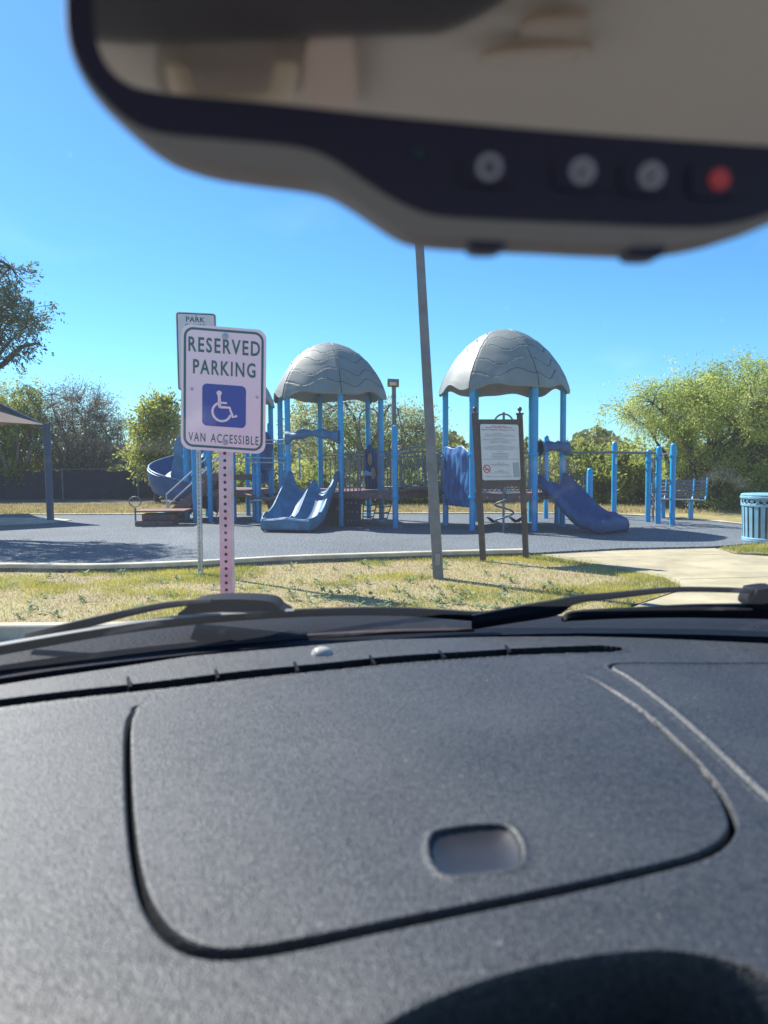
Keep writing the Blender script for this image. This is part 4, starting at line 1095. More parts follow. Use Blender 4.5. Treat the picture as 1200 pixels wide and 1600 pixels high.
# ================================================================== TREES
def ell(u, v, Y, ru, rv, rd=None):
    c = W(u, v, Y); a = ru * Y / FPX; b = rv * Y / FPX
    return (c, Vector((a, rd if rd else (a + b) / 2, b)))

def tree(name, label, base, ells, nlimb, ntwig, nleaf, lsize, lm, bm, trunk_r, seed, forks=1, twigL=1.0, droop=.2, aspect=.5, spread=.13, group=None, cat='tree', forkh=.25, wavy=.12):
    rs = np.random.RandomState(seed); base = Vector(base)
    root = thing(name, label, cat, base, group)
    vol = np.array([e[1].x * e[1].y * e[1].z for e in ells]); pr = vol / vol.sum()
    def sample(shell=.55):
        e = ells[rs.choice(len(ells), p=pr)]
        d = rs.normal(size=3); d /= np.linalg.norm(d); r = shell + (1 - shell) * rs.rand()
        return np.array(e[0]) + d * r * np.array(e[1])
    wood = MB(); B = np.array(base)
    topz = max(e[0].z for e in ells); lowz = min(e[0].z - e[1].z for e in ells)
    starts = []
    for k in range(forks):
        a = rs.uniform(0, 6.28); st = B + np.array([math.cos(a), math.sin(a), 0]) * trunk_r * (1.2 if forks > 1 else 0)
        cen = np.average([np.array(e[0]) for e in ells], axis=0, weights=pr)
        tgt = st + (cen - st) * forkh + rs.normal(size=3) * [.35, .35, .1] * (forks > 1)
        tgt[2] = max(tgt[2], st[2] + .4)
        mid = (st + tgt) / 2 + rs.normal(size=3) * .06 * np.linalg.norm(tgt - st)
        wood.tube([Vector(st) - Vector((0, 0, .1)), Vector(mid), Vector(tgt)], [trunk_r * 1.25, trunk_r * .95, trunk_r * .8], 8, caps=False)
        starts.append((tgt, trunk_r * .75))
    limbs = []
    for i in range(nlimb):
        st, r0 = starts[i % len(starts)]; tg = sample(.35)
        L = np.linalg.norm(tg - st); n = 7; pts = []
        up = np.array([0, 0, 1.0]) * L * .06; wob = rs.normal(size=3) * L * wavy
        for j in range(n + 1):
            t = j / n; p = st + (tg - st) * t + (up + wob) * math.sin(math.pi * t) + rs.normal(size=3) * L * .018 * (0 < j < n)
            pts.append(p)
        rr = [max(.012, r0 * .62 * (1 - t / n) ** 1.1 + .012) for t in range(n + 1)]
        wood.tube([Vector(p) for p in pts], rr, 6, caps=False); limbs.append(np.array(pts))
    LP_ = np.concatenate([l[2:] for l in limbs]); C0 = []; D0 = []
    for i in range(ntwig):
        tg = sample(.2 if i % 3 else .75)
        k = np.argmin(((LP_ - tg) ** 2).sum(1) + rs.rand(len(LP_)) * .5); st = LP_[k]
        v = tg - st; L = np.linalg.norm(v)
        if L < .05: continue
        n = 4; wob = rs.normal(size=3) * L * .12; pts = [st + v * (j / n) + wob * math.sin(math.pi * j / n) - np.array([0, 0, droop * L * (j / n) ** 2 * .5]) for j in range(n + 1)]
        wood.tube([Vector(p) for p in pts], [max(.006, .02 * (1 - j / n) * min(1.5, L)) for j in range(n + 1)], 3, caps=False)
        tip = pts[-1]; dirv = (pts[-1] - pts[-2]); dirv /= np.linalg.norm(dirv) + 1e-9
        for q in range(3):
            dd = dirv + rs.normal(size=3) * .8; dd[2] -= droop; dd /= np.linalg.norm(dd); C0.append(tip - dirv * rs.rand() * L * .5); D0.append(dd * twigL * rs.uniform(.5, 1.2))
    wood.build('trunk', bm, root, True)
    C0 = np.array(C0); D0 = np.array(D0); m = len(C0)
    wts = rs.gamma(.7, 1, m); wts /= wts.sum(); idx = rs.choice(m, nleaf, p=wts); t = rs.rand(nleaf, 1)
    # twigs for the leaves to hang on (few)
    pos = C0[idx] + D0[idx] * t - np.array([0, 0, 1]) * droop * .5 * t ** 2 * twigL + rs.normal(size=(nleaf, 3)) * spread * twigL
    dr = D0[idx] / np.linalg.norm(D0[idx], axis=1, keepdims=True) + rs.normal(size=(nleaf, 3)) * .6; dr[:, 2] -= droop
    dr /= np.linalg.norm(dr, axis=1, keepdims=True)
    sd = np.cross(dr, rs.normal(size=(nleaf, 3))); sd /= np.linalg.norm(sd, axis=1, keepdims=True)
    s = lsize * rs.uniform(.5, 1.3, (nleaf, 1))
    V = np.stack([pos - dr * s, pos + sd * s * aspect, pos + dr * s, pos - sd * s * aspect], 1).reshape(-1, 3)
    V[:, 2] = np.maximum(V[:, 2], .03)
    npmesh('crown', V, np.arange(nleaf * 4).reshape(-1, 4), lm, root)
    return root

L_mes = leafmat('mesquite_leaves', (0.25, 0.33, 0.08), (0.60, 0.66, 0.18), trans=.62)
L_oak = leafmat('oak_leaves', (0.20, 0.205, 0.165), (0.40, 0.39, 0.29), trans=.42)
L_yel = leafmat('yellow_green_leaves', (0.20, 0.24, 0.05), (0.50, 0.52, 0.13), trans=.5)
L_dk = leafmat('blue_green_leaves', (0.06, 0.09, 0.07), (0.17, 0.23, 0.13), trans=.45)
L_bush = leafmat('bush_leaves', (0.20, 0.25, 0.06), (0.50, 0.51, 0.12), trans=.55)
L_air = leafmat('airy_leaves', (0.24, 0.27, 0.11), (0.56, 0.57, 0.24), trans=.5)

Y = 22.0
tree('mesquite_tree', 'large spreading feathery green mesquite behind the bench on the right', (W(1035, 800, Y).x, Y, 0),
     [ell(1160, 632, Y, 130, 80, 2.4), ell(1055, 632, Y, 85, 52, 1.8), ell(985, 632, Y - .3, 55, 34, 1.0), ell(1185, 740, Y, 95, 55, 1.8), ell(1090, 725, Y, 60, 42, 1.4), ell(1290, 650, Y, 120, 90, 2), ell(1085, 765, Y, 60, 30, 1.2), ell(1185, 775, Y, 80, 28, 1.4)],
     40, 1500, 165000, .045, L_mes, M['bark'], .17, 21, forks=5, twigL=.75, droop=.30, aspect=.28, spread=.12, forkh=.30, wavy=.05)
Y = 15.0
tree('live_oak_tree', 'dark near tree reaching in from the top left above the shade canopy', (-9.6, 15.4, 0),
     [ell(-60, 460, Y, 105, 80, 1.5), ell(12, 500, Y, 52, 60, .9), ell(-150, 560, Y, 110, 60, 1.5), ell(20, 430, Y, 40, 22, .6), ell(62, 470, Y, 34, 7, .3), ell(60, 505, Y, 30, 7, .3), ell(45, 540, Y, 32, 8, .3), ell(35, 420, Y, 30, 8, .3)],
     22, 620, 27000, .042, L_dk, M['bark'], .20, 5, forks=2, twigL=.42, droop=.25, aspect=.35, spread=.12, forkh=.5)
Y = 31.8
tree('oak_tree', 'broad grey-brown oak with fine bare branches above the dark fence', (W(125, 780, Y).x, Y, 0),
     [ell(125, 662, Y, 74, 70), ell(165, 698, Y, 50, 52), ell(80, 690, Y, 50, 54), ell(130, 720, Y, 75, 32)],
     54, 3000, 20000, .05, L_oak, M['greybark'], .17, 8, forks=2, twigL=.8, droop=.0, aspect=.4, spread=.14, forkh=.35)
Y = 31.2
tree('elm_tree', 'olive green tree behind the shade canopy post on the far left', (W(15, 790, Y).x, Y, 0),
     [ell(30, 650, Y, 50, 55), ell(20, 715, Y, 52, 45), ell(-40, 660, Y, 60, 70), ell(50, 600, Y, 22, 18)],
     18, 700, 42000, .06, L_yel, M['greybark'], .18, 13, forks=2, twigL=.7, droop=.25, aspect=.4)
Y = 28.0
tree('young_elm_tree', 'rounded yellow-green tree just left of the signs', (W(246, 780, Y).x, Y, 0),
     [ell(243, 672, Y, 40, 52), ell(235, 715, Y, 38, 30), ell(262, 650, Y, 28, 34)],
     14, 460, 9500, .065, L_yel, M['bark'], .11, 33, twigL=.6, droop=.05, aspect=.55, forkh=.3)
tree('leafy_tree', 'airy pale green tree behind the middle tower', (W(540, 790, Y).x, Y + 1, 0),
     [ell(500, 660, Y, 50, 52), ell(575, 665, Y, 55, 52), ell(645, 675, Y, 42, 48), ell(560, 720, Y, 80, 28)],
     26, 900, 19000, .06, L_air, M['greybark'], .15, 44, forks=4, twigL=.8, droop=.2, aspect=.4, forkh=.25, wavy=.25)
tree('leafy_tree', 'small airy tree right behind the leaning light pole beyond the bridge', (W(672, 790, Y).x, Y + 2, 0),
     [ell(690, 735, Y, 45, 36), ell(640, 745, Y, 40, 26)],
     12, 300, 14000, .06, L_air, M['bark'], .09, 45, forks=3, twigL=.6, droop=.1, aspect=.4)
# bushes along the back of the field
hedge = [(300, 765, 26, 45, 26, 'olive bush behind the spiral slide'), (365, 762, 27, 45, 30, 'round bush behind the far left tower legs'), (430, 760, 26, 42, 30, 'green bush seen under the hanging bridge'), (500, 762, 25.5, 48, 28, 'green bush under the leaning branches behind the double slide'),
         (570, 765, 25.5, 45, 27, 'dense bush behind the rope ladder'), (640, 763, 25.5, 45, 29, 'bright bush behind the short bridge posts'), (705, 762, 26, 45, 30, 'bush behind the leaning light pole'), (770, 760, 26, 48, 34, 'bush behind the info board legs'), (840, 755, 26, 45, 38, 'bush left of the right slide top'),
         (895, 748, 25, 48, 48, 'tall yellow-green bush above the right slide'), (950, 750, 24.5, 45, 46, 'yellowish bush behind the tall single post'), (1003, 755, 24.5, 40, 42, 'yellowish bush left of the bench'), (905, 715, 27, 40, 26, 'paler bush top behind the overhead ladder')]
for i, (u_, v_, Y, ru, rv, lab) in enumerate(hedge):
    tree('bush', lab, (W(u_, 790, Y).x, Y, 0), [ell(u_, v_, Y, ru, rv, .9), ell(u_ + 12, v_ + 8, Y - .3, ru * .7, rv * .7, .8)], 9, 170, 7500, .065, (L_bush, L_yel, L_air)[(i * 7 + i // 3) % 3] if i not in (9, 10, 11) else L_bush, M['bark'], .035, 60 + i, forks=3, twigL=.4, droop=.0, aspect=.55, group='bushes along the back of the field', cat='bush', forkh=.15)
for i, (u_, v_, Y, ru, rv, lab) in enumerate([(1065, 770, 22.5, 32, 28, 'low bush under the mesquite beside the bench back'), (1130, 775, 21.5, 42, 24, 'low bush under the mesquite between bench and bin'), (1195, 770, 21, 45, 28, 'low bush behind the blue bin')]):
    tree('bush', lab, (W(u_, 795, Y).x, Y, 0), [ell(u_, v_, Y, ru, rv, .8)], 8, 140, 7000, .05, L_bush, M['bark'], .03, 90 + i, forks=3, twigL=.4, droop=.1, aspect=.5, group='bushes along the back of the field', cat='bush', forkh=.15)
# dim undergrowth right behind the field, and far wood closing the horizon
rs = np.random.RandomState(99)
n = 60000; x = rs.uniform(-45, 45, n); y = rs.uniform(31, 36, n); hgt = 1.5 + .35 * np.sin(x * .7) + .3 * np.sin(x * 1.9 + 1) + .2 * np.sin(x * 5)
z = hgt * (rs.rand(n) ** .7); pos = np.c_[x, y, z + .05]; dr = rs.normal(size=(n, 3)); dr /= np.linalg.norm(dr, axis=1, keepdims=True); sd = np.cross(dr, rs.normal(size=(n, 3))); sd /= np.linalg.norm(sd, axis=1, keepdims=True)
s = .10 * rs.uniform(.6, 1.3, (n, 1)); V = np.stack([pos - dr * s, pos + sd * s * .6, pos + dr * s, pos - sd * s * .6], 1).reshape(-1, 3)
tag(npmesh('undergrowth', V, np.arange(n * 4).reshape(-1, 4), L_bush), 'continuous green undergrowth closing the back of the park', 'undergrowth', kind='stuff')
n = 70000; a = rs.uniform(-2.2, 2.2, n); rad = rs.uniform(55, 75, n); x = np.sin(a) * rad; y = np.cos(a) * rad + 0; hgt = 2.7 + .6 * np.sin(a * 31) + .5 * np.sin(a * 67 + 2)
z = hgt * (rs.rand(n) ** .6); pos = np.c_[x, y, z]; dr = rs.normal(size=(n, 3)); dr /= np.linalg.norm(dr, axis=1, keepdims=True); sd = np.cross(dr, rs.normal(size=(n, 3))); sd /= np.linalg.norm(sd, axis=1, keepdims=True)
s = .28 * rs.uniform(.6, 1.3, (n, 1)); V = np.stack([pos - dr * s, pos + sd * s * .6, pos + dr * s, pos - sd * s * .6], 1).reshape(-1, 3)
tag(npmesh('far_wood', V, np.arange(n * 4).reshape(-1, 4), M['woodsleaf']), 'far low wood along the horizon behind the park', 'wood', kind='stuff')
# ================================================================== THE CAR WE SIT IN
CR = thing('car', 'red car seen from inside: grey dashboard, mirror and wipers in the foreground', 'car', (0.1, 0, 0))
ZD = 1.22
M['slotblack'] = mat('vent_slot_shade', (0.004, 0.004, 0.005), .8)  # near black paints the shade inside the vent slot
def DP(u, v): q = G(u, v, ZD); return np.array((q.x, q.y))
edge_px = [(-500, 1145), (-250, 1093), (0, 1052), (300, 1015), (600, 992), (900, 985), (1200, 989), (1450, 1003), (1700, 1030)]
edge = np.array([DP(u, v) for u, v in edge_px])
fold = lambda x: np.interp(x, edge[:, 0], edge[:, 1])
NX, NY = 1100, 900
xs = np.linspace(-.78, .92, NX); sv = np.linspace(0, 1, NY)
X = np.repeat(xs[None, :], NY, 0); FE = fold(X); ynear = .20
Yg = ynear * (FE / ynear) ** (sv[:, None])                    # finer rows close by
def segdist(pts, wts, closed):
    D = np.full(X.shape, 1e9); Wt = np.zeros(X.shape)
    n = len(pts)
    for i in range(n if closed else n - 1):
        a = pts[i]; b = pts[(i + 1) % n]; ab = b - a; L2 = (ab ** 2).sum() + 1e-12
        t = np.clip(((X - a[0]) * ab[0] + (Yg - a[1]) * ab[1]) / L2, 0, 1)
        d = np.hypot(X - a[0] - t * ab[0], Yg - a[1] - t * ab[1]); m = d < D
        D = np.where(m, d, D); Wt = np.where(m, wts[i] + (wts[(i + 1) % n] - wts[i]) * t, Wt)
    return D, Wt
def inside(pts, X=X, Y=Yg):
    ins = np.zeros(X.shape, bool); j = len(pts) - 1
    for i in range(len(pts)):
        xi, yi = pts[i]; xj, yj = pts[j]
        ins ^= ((yi > Y) != (yj > Y)) & (X < (xj - xi) * (Y - yi) / ((yj - yi) or 1e-12) + xi); j = i
    return ins
def curve(px, per=6, closed=True):
    P_ = np.array([(*DP(u, v), w_) for u, v, w_ in px]); s = np.array(smoothpts(P_, per, closed)); return s[:, :2], np.clip(s[:, 2], 0, 3)
lid_px = [(232, 1094, .0), (208, 1108, .5), (199, 1140, 1), (201, 1250, 1), (214, 1360, 1), (240, 1430, 1.3), (285, 1472, 1.8), (350, 1488, 2), (450, 1478, 2), (600, 1449, 1.9), (750, 1418, 1.8), (900, 1386, 1.7), (1050, 1350, 1.6), (1112, 1328, 1.4), (1142, 1300, 1), (1143, 1270, 1), (1115, 1218, .9), (1060, 1160, .7), (1000, 1105, .35), (950, 1072, .12), (900, 1052, .05), (780, 1052, 0), (600, 1062, 0), (400, 1078, 0)]
lid, lw = curve(lid_px)
Dl, Wl = segdist(lid, lw, True); In = inside(lid); Dl = np.where(In, -Dl, Dl)
Z = np.full(X.shape, ZD)
crown = -.012 * ((X - .05) / .6) ** 2 - .05 * np.clip((.42 - Yg) / .25, 0, 1) ** 2
Z += crown + .0
gw = .0023 * np.clip(Wl, 1, 3)
Z -= .020 * np.clip(Wl, 0, 1) * np.exp(-(np.abs(Dl + .0005) / gw) ** 6)
# latch recess
lat_px = [(676, 1305, 1), (690, 1297, 1), (740, 1290, 1), (785, 1290, 1), (803, 1300, 1), (815, 1325, 1), (812, 1350, 1), (790, 1359, 1), (740, 1366, 1), (700, 1368, 1), (680, 1352, 1), (672, 1325, 1)]
lat, _w = curve(lat_px, 5); Dt, _ = segdist(lat, _w, True); It = inside(lat)
Z -= It * .014 * np.clip(Dt / .0025, 0, 1)
Z += .0012 * np.exp(-((np.where(It, 1, Dt) - .002) / .003) ** 2)
# defroster slot
up = [(-700, 1150), (-300, 1105), (0, 1083), (200, 1066), (400, 1046), (600, 1028.5), (800, 1014), (940, 1007.5), (972, 1010)]
dn_ = [(976, 1014), (955, 1018), (800, 1024), (600, 1040), (400, 1058.5), (200, 1078), (0, 1096), (-300, 1122), (-700, 1170)]
slot = np.array([DP(u, v) for u, v in up + dn_]); Is = inside(slot); Ds, _ = segdist(slot, np.ones(len(slot)), True)
Z -= Is * .035 * np.clip(Ds / .004, 0, 1); Z += .0015 * np.exp(-((np.where(Is, 1, Ds)) / .006) ** 2)
# seam of the driver-side panel
seam = [(1500, 1475), (1330, 1350), (1200, 1243), (1130, 1180), (1050, 1107), (985, 1058), (957, 1043), (958, 1037), (985, 1034), (1100, 1031), (1300, 1027), (1500, 1027)]
sm = np.array(smoothpts([DP(u, v) for u, v in seam], 4)); D2, _ = segdist(sm, np.ones(len(sm)), False)
Z -= .0035 * np.exp(-(D2 / .0022) ** 4); Z += .0008 * np.exp(-((D2 - .005) / .003) ** 2)
# hood over the instruments
arc = [(480, 1680), (600, 1603), (700, 1557), (850, 1512), (1000, 1489), (1100, 1494), (1200, 1526), (1330, 1600), (1500, 1760), (1500, 2300), (480, 2300)]
ar = np.array([DP(u, v) for u, v in arc]); ars = np.array([*smoothpts(ar[:9], 6), *ar[9:]]); Da, _ = segdist(ars, np.ones(len(ars)), True); Ia = inside(ars)
Z += .002 * np.exp(-(np.where(Ia, 0, Da) / .03) ** 2); Z -= Ia * .075 * np.clip(Da / .006, 0, 1)
# far lip rolls down to the glass
lipf = np.clip((sv[:, None] - .985) / .015, 0, 1); Z -= .03 * lipf ** 2
Z += .0006 * np.sin(X * 23 + 1) * np.sin(Yg * 19)
V = np.stack([X, Yg, Z], -1).reshape(-1, 3)
I0 = (np.arange(NY - 1)[:, None] * NX + np.arange(NX - 1)[None, :])
F = np.stack([I0, I0 + 1, I0 + NX + 1, I0 + NX], -1)
fin = In[:-1, :-1] & In[1:, 1:]
def submesh(Fs):
    Fs = Fs.reshape(-1, 4); used, inv = np.unique(Fs, return_inverse=True); return V[used], inv.reshape(-1, 4)
sin = Is[:-1, :-1] | Is[1:, 1:]; fin &= ~sin
dash = npmesh('dashboard', *submesh(F[~fin & ~sin]), M['vinyl'], CR, True)
lido = npmesh('storage_lid', *submesh(F[fin]), M['vinyl'], dash, True); lido['label'] = 'large rounded lid set into the dashboard with an oval latch'
npmesh('air_vent', *submesh(F[sin]), M['slotblack'], dash, True)
# latch plate in the recess
c = lat.mean(0)
rings = []
zc = float(np.interp(0, [0], [ZD]))
for k, (f_, dz) in enumerate(((.96, -.0040), (.88, -.0052), (.7, -.0075), (.4, -.0085), (.0, -.0088))): rings.append([Vector((c[0] + (q[0] - c[0]) * f_, c[1] + (q[1] - c[1]) * f_, ZD + .001 + dz)) for q in list(lat) + [lat[0]]])
M['latch'] = mat('latch_plastic', (0.022, 0.021, 0.023), .38, vary=.1, vscale=30)
MB().grid(rings).build('latch', M['latch'], dash, True)
# slot dividers
for (ua, va, ub, vb) in ((200, 1064, 204, 1080), (337, 1052, 341, 1066), (460, 1040, 466, 1055), (578, 1030, 586, 1044), (686, 1022, 696, 1034), (790, 1014, 797, 1025)):
    A = G(ua, va, ZD - .004); B = G(ub, vb, ZD - .004); MB().beam(A, B, .0035, .012).build('vent_divider', M['plastic'], dash)
q = G(503, 1020, ZD); MB().lathe((q.x, q.y, ZD - .003), [(.016, 0), (.0155, .004), (.012, .009), (.006, .0115), (.001, .012)], 16).build('light_sensor', M['sensor'], dash, True)
# smoked instrument cover under the hood and front face of the dash
M['smoked'] = mat('smoked_instrument_cover', (0.03, 0.035, 0.05), .25, vary=.2, spec=1.0)
rows = []
for i in range(13):
    t = i / 12; yy = .40 - .30 * t; rows.append([Vector((xx, yy, ZD - .050 - .03 * t - .03 * ((xx - .16) / .35) ** 2)) for xx in np.linspace(-.16, .50, 20)])
MB().grid(rows).build('instrument_cover', M['smoked'], dash, True)
MB().box((.07, .19, .92), (1.7, .03, .55)).build('lower_dash', M['plastic'], dash)

# ---- cowl, wipers, hood
def ribbon3(rows_px, name, m, parent=CR, smooth=True):
    rows = [[W(u, v, Y_) for (u, v, Y_) in smoothpts(r, 5)] for r in rows_px]
    o = MB().grid(rows).build(name, m, parent, smooth); md = o.modifiers.new('thickness', 'SOLIDIFY'); md.thickness = .006; return o
U = [-600, -250, 0, 150, 300, 450, 600, 740, 870, 1000, 1200, 1500, 1800]
VB = [1190, 1100, 1058, 1037, 1020, 1007, 997, 991, 988, 988, 993, 1010, 1045]
VT = [1120, 1050, 1004, 985, 971, 963, 958, 961, 962, 963, 962, 975, 1000]
def yb(u_): return float(np.interp(u_, [-600, 0, 600, 1200, 1800], [.80, 1.02, 1.27, 1.30, 1.30]))
rm = [(u_, v_ + 30, yb(u_) - .03) for u_, v_ in zip(U, VB)]
r0 = [(u_, v_ + 2, yb(u_) - .02) for u_, v_ in zip(U, VB)]
r1 = [(u_, (a_ * .75 + b_ * .25), yb(u_) + .03) for u_, a_, b_ in zip(U, VB, VT)]
r2 = [(u_, (a_ * .5 + b_ * .5) , yb(u_) + .06) for u_, a_, b_ in zip(U, VB, VT)]
r3 = [(u_, b_, yb(u_) + .13) for u_, b_ in zip(U, VT)]
r4 = [(u_, b_ + 9, yb(u_) + .17) for u_, b_ in zip(U, VT)]
ribbon3([rm, r0, r1, r2, r3, r4], 'cowl', M['plastic'])
# thin strip coloured dark red to stand for a reflection in the gap
ribbon3([[(u_, a_ * .80 + b_ * .20 , yb(u_) + .012) for u_, a_, b_ in zip(U, VB, VT)][1:8], [(u_, a_ * .66 + b_ * .34, yb(u_) + .022) for u_, a_, b_ in zip(U, VB, VT)][1:8]], 'red_reflection', mat('dark_red_reflection', (0.02, .006, .008), .7))
# pivot hump
def hump(pts, Y0_, th, name, m, parent):
    P0 = [W(u_, v_, Y0_) for u_, v_ in smoothpts(pts, 5, True)]
    o = MB().prism(P0, (0, th, 0)).build(name, m, parent, bevel=.008); return o
hump([(288, 964), (290, 950), (304, 941), (340, 937), (390, 937), (424, 941), (436, 951), (440, 964)], 1.22, .06, 'wiper_pivot_cover', M['plastic'], CR)
def wiper(arm_px, blade_px, Y0_, label):
    pts = [W(*p) for p in arm_px]
    r_ = [.5 * (p[3] if len(p) > 3 else .012) for p in arm_px]
    return pts
def flatbar(pxs, m, name, parent, label=None):
    """pxs: (u, v_top, v_bottom, Y)"""
    rows = []
    for u_, va, vb, Y_ in smoothpts(pxs, 5):
        A = W(u_, va, Y_); B = W(u_, vb, Y_); C_ = B + Vector((0, .012, 0)); D_ = A + Vector((0, .012, .0)); Mi = (A + B) / 2 - Vector((0, .005, 0))
        rows.append([A, Mi, B, C_, D_, A])
    o = MB().grid(rows).build(name, m, parent, False, label); return o
wl = flatbar([(40, 990, 1000, 1.12), (120, 971, 985, 1.13), (200, 953, 964, 1.16), (260, 942, 951, 1.18), (330, 937, 943, 1.20)], M['wiper'], 'wiper', CR, 'left wiper arm running to the round pivot cover')
flatbar([(-420, 1090, 1106, .86), (-200, 1047, 1062, .95), (0, 1010, 1024, 1.05), (200, 977, 989, 1.14), (400, 957, 968, 1.22), (600, 950, 962, 1.27), (760, 958, 972, 1.28)], M['wiper'], 'wiper_blade', wl)
flatbar([(-400, 1083, 1086, .855), (-200, 1042, 1045, .945), (0, 1006, 1008, 1.045), (200, 973.5, 975.5, 1.135), (300, 962, 963.5, 1.18), (460, 953, 954.5, 1.235)], M['silver'] if False else M['pole'], 'blade_spine', wl)
wr = flatbar([(738, 962, 984, 1.24), (800, 950, 974, 1.25), (870, 938, 962, 1.26), (900, 932, 944, 1.26), (960, 927, 936, 1.26), (1050, 919, 926, 1.26), (1130, 919, 926, 1.26), (1215, 923, 930, 1.26)], M['wiper'], 'wiper', CR, 'right wiper arm bent above the cowl')
flatbar([(880, 966, 972, 1.27), (900, 956, 970, 1.27), (1000, 950, 966, 1.27), (1120, 945, 966, 1.27), (1300, 948, 972, 1.25), (1600, 975, 1000, 1.2)], M['wiper'], 'wiper_blade', wr)
hump([(1178, 950), (1182, 926), (1192, 921), (1225, 921), (1240, 950)], 1.25, .05, 'arm_head', M['plastic'], wr)
# bonnet
rows = []
for i in range(15):
    t = i / 14; yy = 1.42 + 1.0 * t; rows.append([Vector((.1 + xx, yy - .16 * (xx / .8) ** 2 * t, 1.105 - .02 * t - .13 * t ** 3 - .05 * (xx / .8) ** 4)) for xx in np.linspace(-.8, .8, 21)])
hood = MB().grid(rows).build('bonnet', M['redpaint'], CR, True)
# front, sides, wheels
def carpoly(x0, x1, zs, name, m):
    prof = [(-2.2, .45), (-2.25, .95), (-1.95, 1.05), (-1.0, 1.08), (1.38, 1.08), (2.3, .92), (2.42, .78), (2.40, .40)]
    P_ = [Vector((x0, y_, z_)) for y_, z_ in prof]; return MB().prism(P_, (x1 - x0, 0, 0)).build(name, m, CR, bevel=.02)
carpoly(-.80, -.74, 0, 'side_panel', M['redpaint']); carpoly(.94, 1.0, 0, 'side_panel', M['redpaint'])
MB().box((.1, 2.30, .62), (1.56, .16, .44)).build('bumper', M['redpaint'], CR, bevel=.05)
MB().box((.1, -2.2, .75), (1.66, .1, .55)).build('tailgate', M['redpaint'], CR, bevel=.03)
MB().box((.1, -.4, .40), (1.66, 3.5, .06)).build('floor_pan', M['plastic'], CR)
for sx in (-.725, .925): MB().box((sx, -.45, .78), (.02, 3.3, .60)).build('door_trim', M['taupetrim'], CR)
for wx in (-.74, .94):
    for wy in (-1.45, 1.65):
        t_ = MB().lathe((wx - .10, wy, .33), [(.20, 0), (.32, .01), (.33, .03), (.33, .17), (.32, .19), (.20, .20)], 28, axis=(1, 0, 0)).build('wheel', M['tyre'], CR, True)
        MB().lathe((wx - .11, wy, .33), [(.205, 0), (.205, .22)], 20, axis=(1, 0, 0)).build('rim', M['steel'], t_, True)
for sx in (-.38, .58):
    s_ = MB().box((sx, -.55, .72), (.5, .5, .16)).build('seat', M['seat'], CR, bevel=.05)
    MB().box((sx, -.86, 1.05), (.5, .14, .62), (1, 0, 0), (0, .97, -.22), (0, .22, .97)).build('backrest', M['seat'], s_, bevel=.05)
    MB().box((sx, -.97, 1.47), (.26, .10, .16)).build('headrest', M['seat'], s_, bevel=.04)
# roof, pillars, windshield
ROOFZ = 1.86
rows = []
for i in range(21):
    t = i / 20; yy = .26 - 2.1 * t; rows.append([Vector((.1 + xx, yy, ROOFZ - .05 * (xx / .72) ** 4 - .07 * max(0, (t - .6) / .4) ** 2 - .015 * max(0, .1 - t) * 10)) for xx in np.linspace(-.72, .72, 25)])
hl = MB().grid(rows).build('headliner', M['headliner'], CR, True)
rows2 = [[p + Vector((0, 0, .045)) for p in r] for r in rows]
MB().grid(rows2).build('roof', M['redpaint'], CR, True)
wsb = lambda x_: Vector((x_, float(yb(600 + x_ / 1.3 * 1200)) * .0 + (1.30 if x_ > 0 else 1.30 - .42 * (abs(x_) / .8) ** 1.3), 1.205))
rows = []
for i in range(13):
    t = i / 12; r_ = []
    for xx in np.linspace(-.80, 1.0, 31):
        a_ = Vector((xx, 1.335 - .10 * max(0, (xx - .5) / .5) ** 2 - .46 * (max(0, .1 - xx) / .9) ** 1.25, 1.19)); b_ = Vector((.1 + (xx - .1) * .82, .29 - .05 * ((xx - .1) / .9) ** 2, 1.885))
        r_.append(a_.lerp(b_, t) + Vector((0, .02, .03)) * math.sin(math.pi * t))
    rows.append(r_)
ws = MB().grid(rows).build('windshield', M['glass'], CR, True)
for k in (0, -1):
    pts = [r_[k] for r_ in rows]; MB().tube(pts, .035, 10).build('pillar', M['taupe'], CR, True)
for sx in (-.66, .86):
    MB().tube([(sx, -.75, 1.83), (sx * 1.08, -.80, 1.05)], .045, 8).build('pillar', M['taupe'], CR, True)
    MB().tube([(sx, -1.75, 1.78), (sx * 1.08, -2.1, 1.05)], .06, 8).build('pillar', M['taupe'], CR, True)

# ---- rear-view mirror
mp0 = W(700, 200, .27); TILT = R(-4); YAW = R(0)
mn_ = Vector((math.sin(YAW), -math.cos(YAW) * math.cos(TILT), math.sin(TILT)))    # faces back and slightly down
def MPt(u_, v_, off=0.0):
    d = ray(u_, v_); o_ = Vector((0, 0, CAMZ)); t = ((mp0 + mn_ * off) - o_).dot(mn_) / d.dot(mn_); return o_ + d * t
outer = [(95, 0), (99, 60), (118, 112), (148, 155), (190, 196), (240, 234), (300, 252), (380, 264), (450, 273), (495, 284), (540, 309), (580, 336), (618, 360), (660, 373), (750, 380), (850, 384), (950, 389), (1020, 390), (1095, 384), (1150, 369), (1200, 351), (1280, 310), (1400, 200), (1440, 60), (1440, -120), (1380, -280), (1200, -370), (400, -400), (190, -330), (115, -200), (97, -100)]
bez = [(103, 0), (108, 55), (126, 104), (156, 146), (198, 186), (250, 208), (350, 218), (460, 229), (515, 247), (570, 283), (620, 314), (675, 336), (760, 343), (900, 349), (1050, 355), (1130, 352), (1200, 334), (1290, 290), (1385, 190), (1425, 60), (1425, -120), (1365, -268), (1195, -355), (402, -385), (198, -318), (122, -195), (105, -100)]
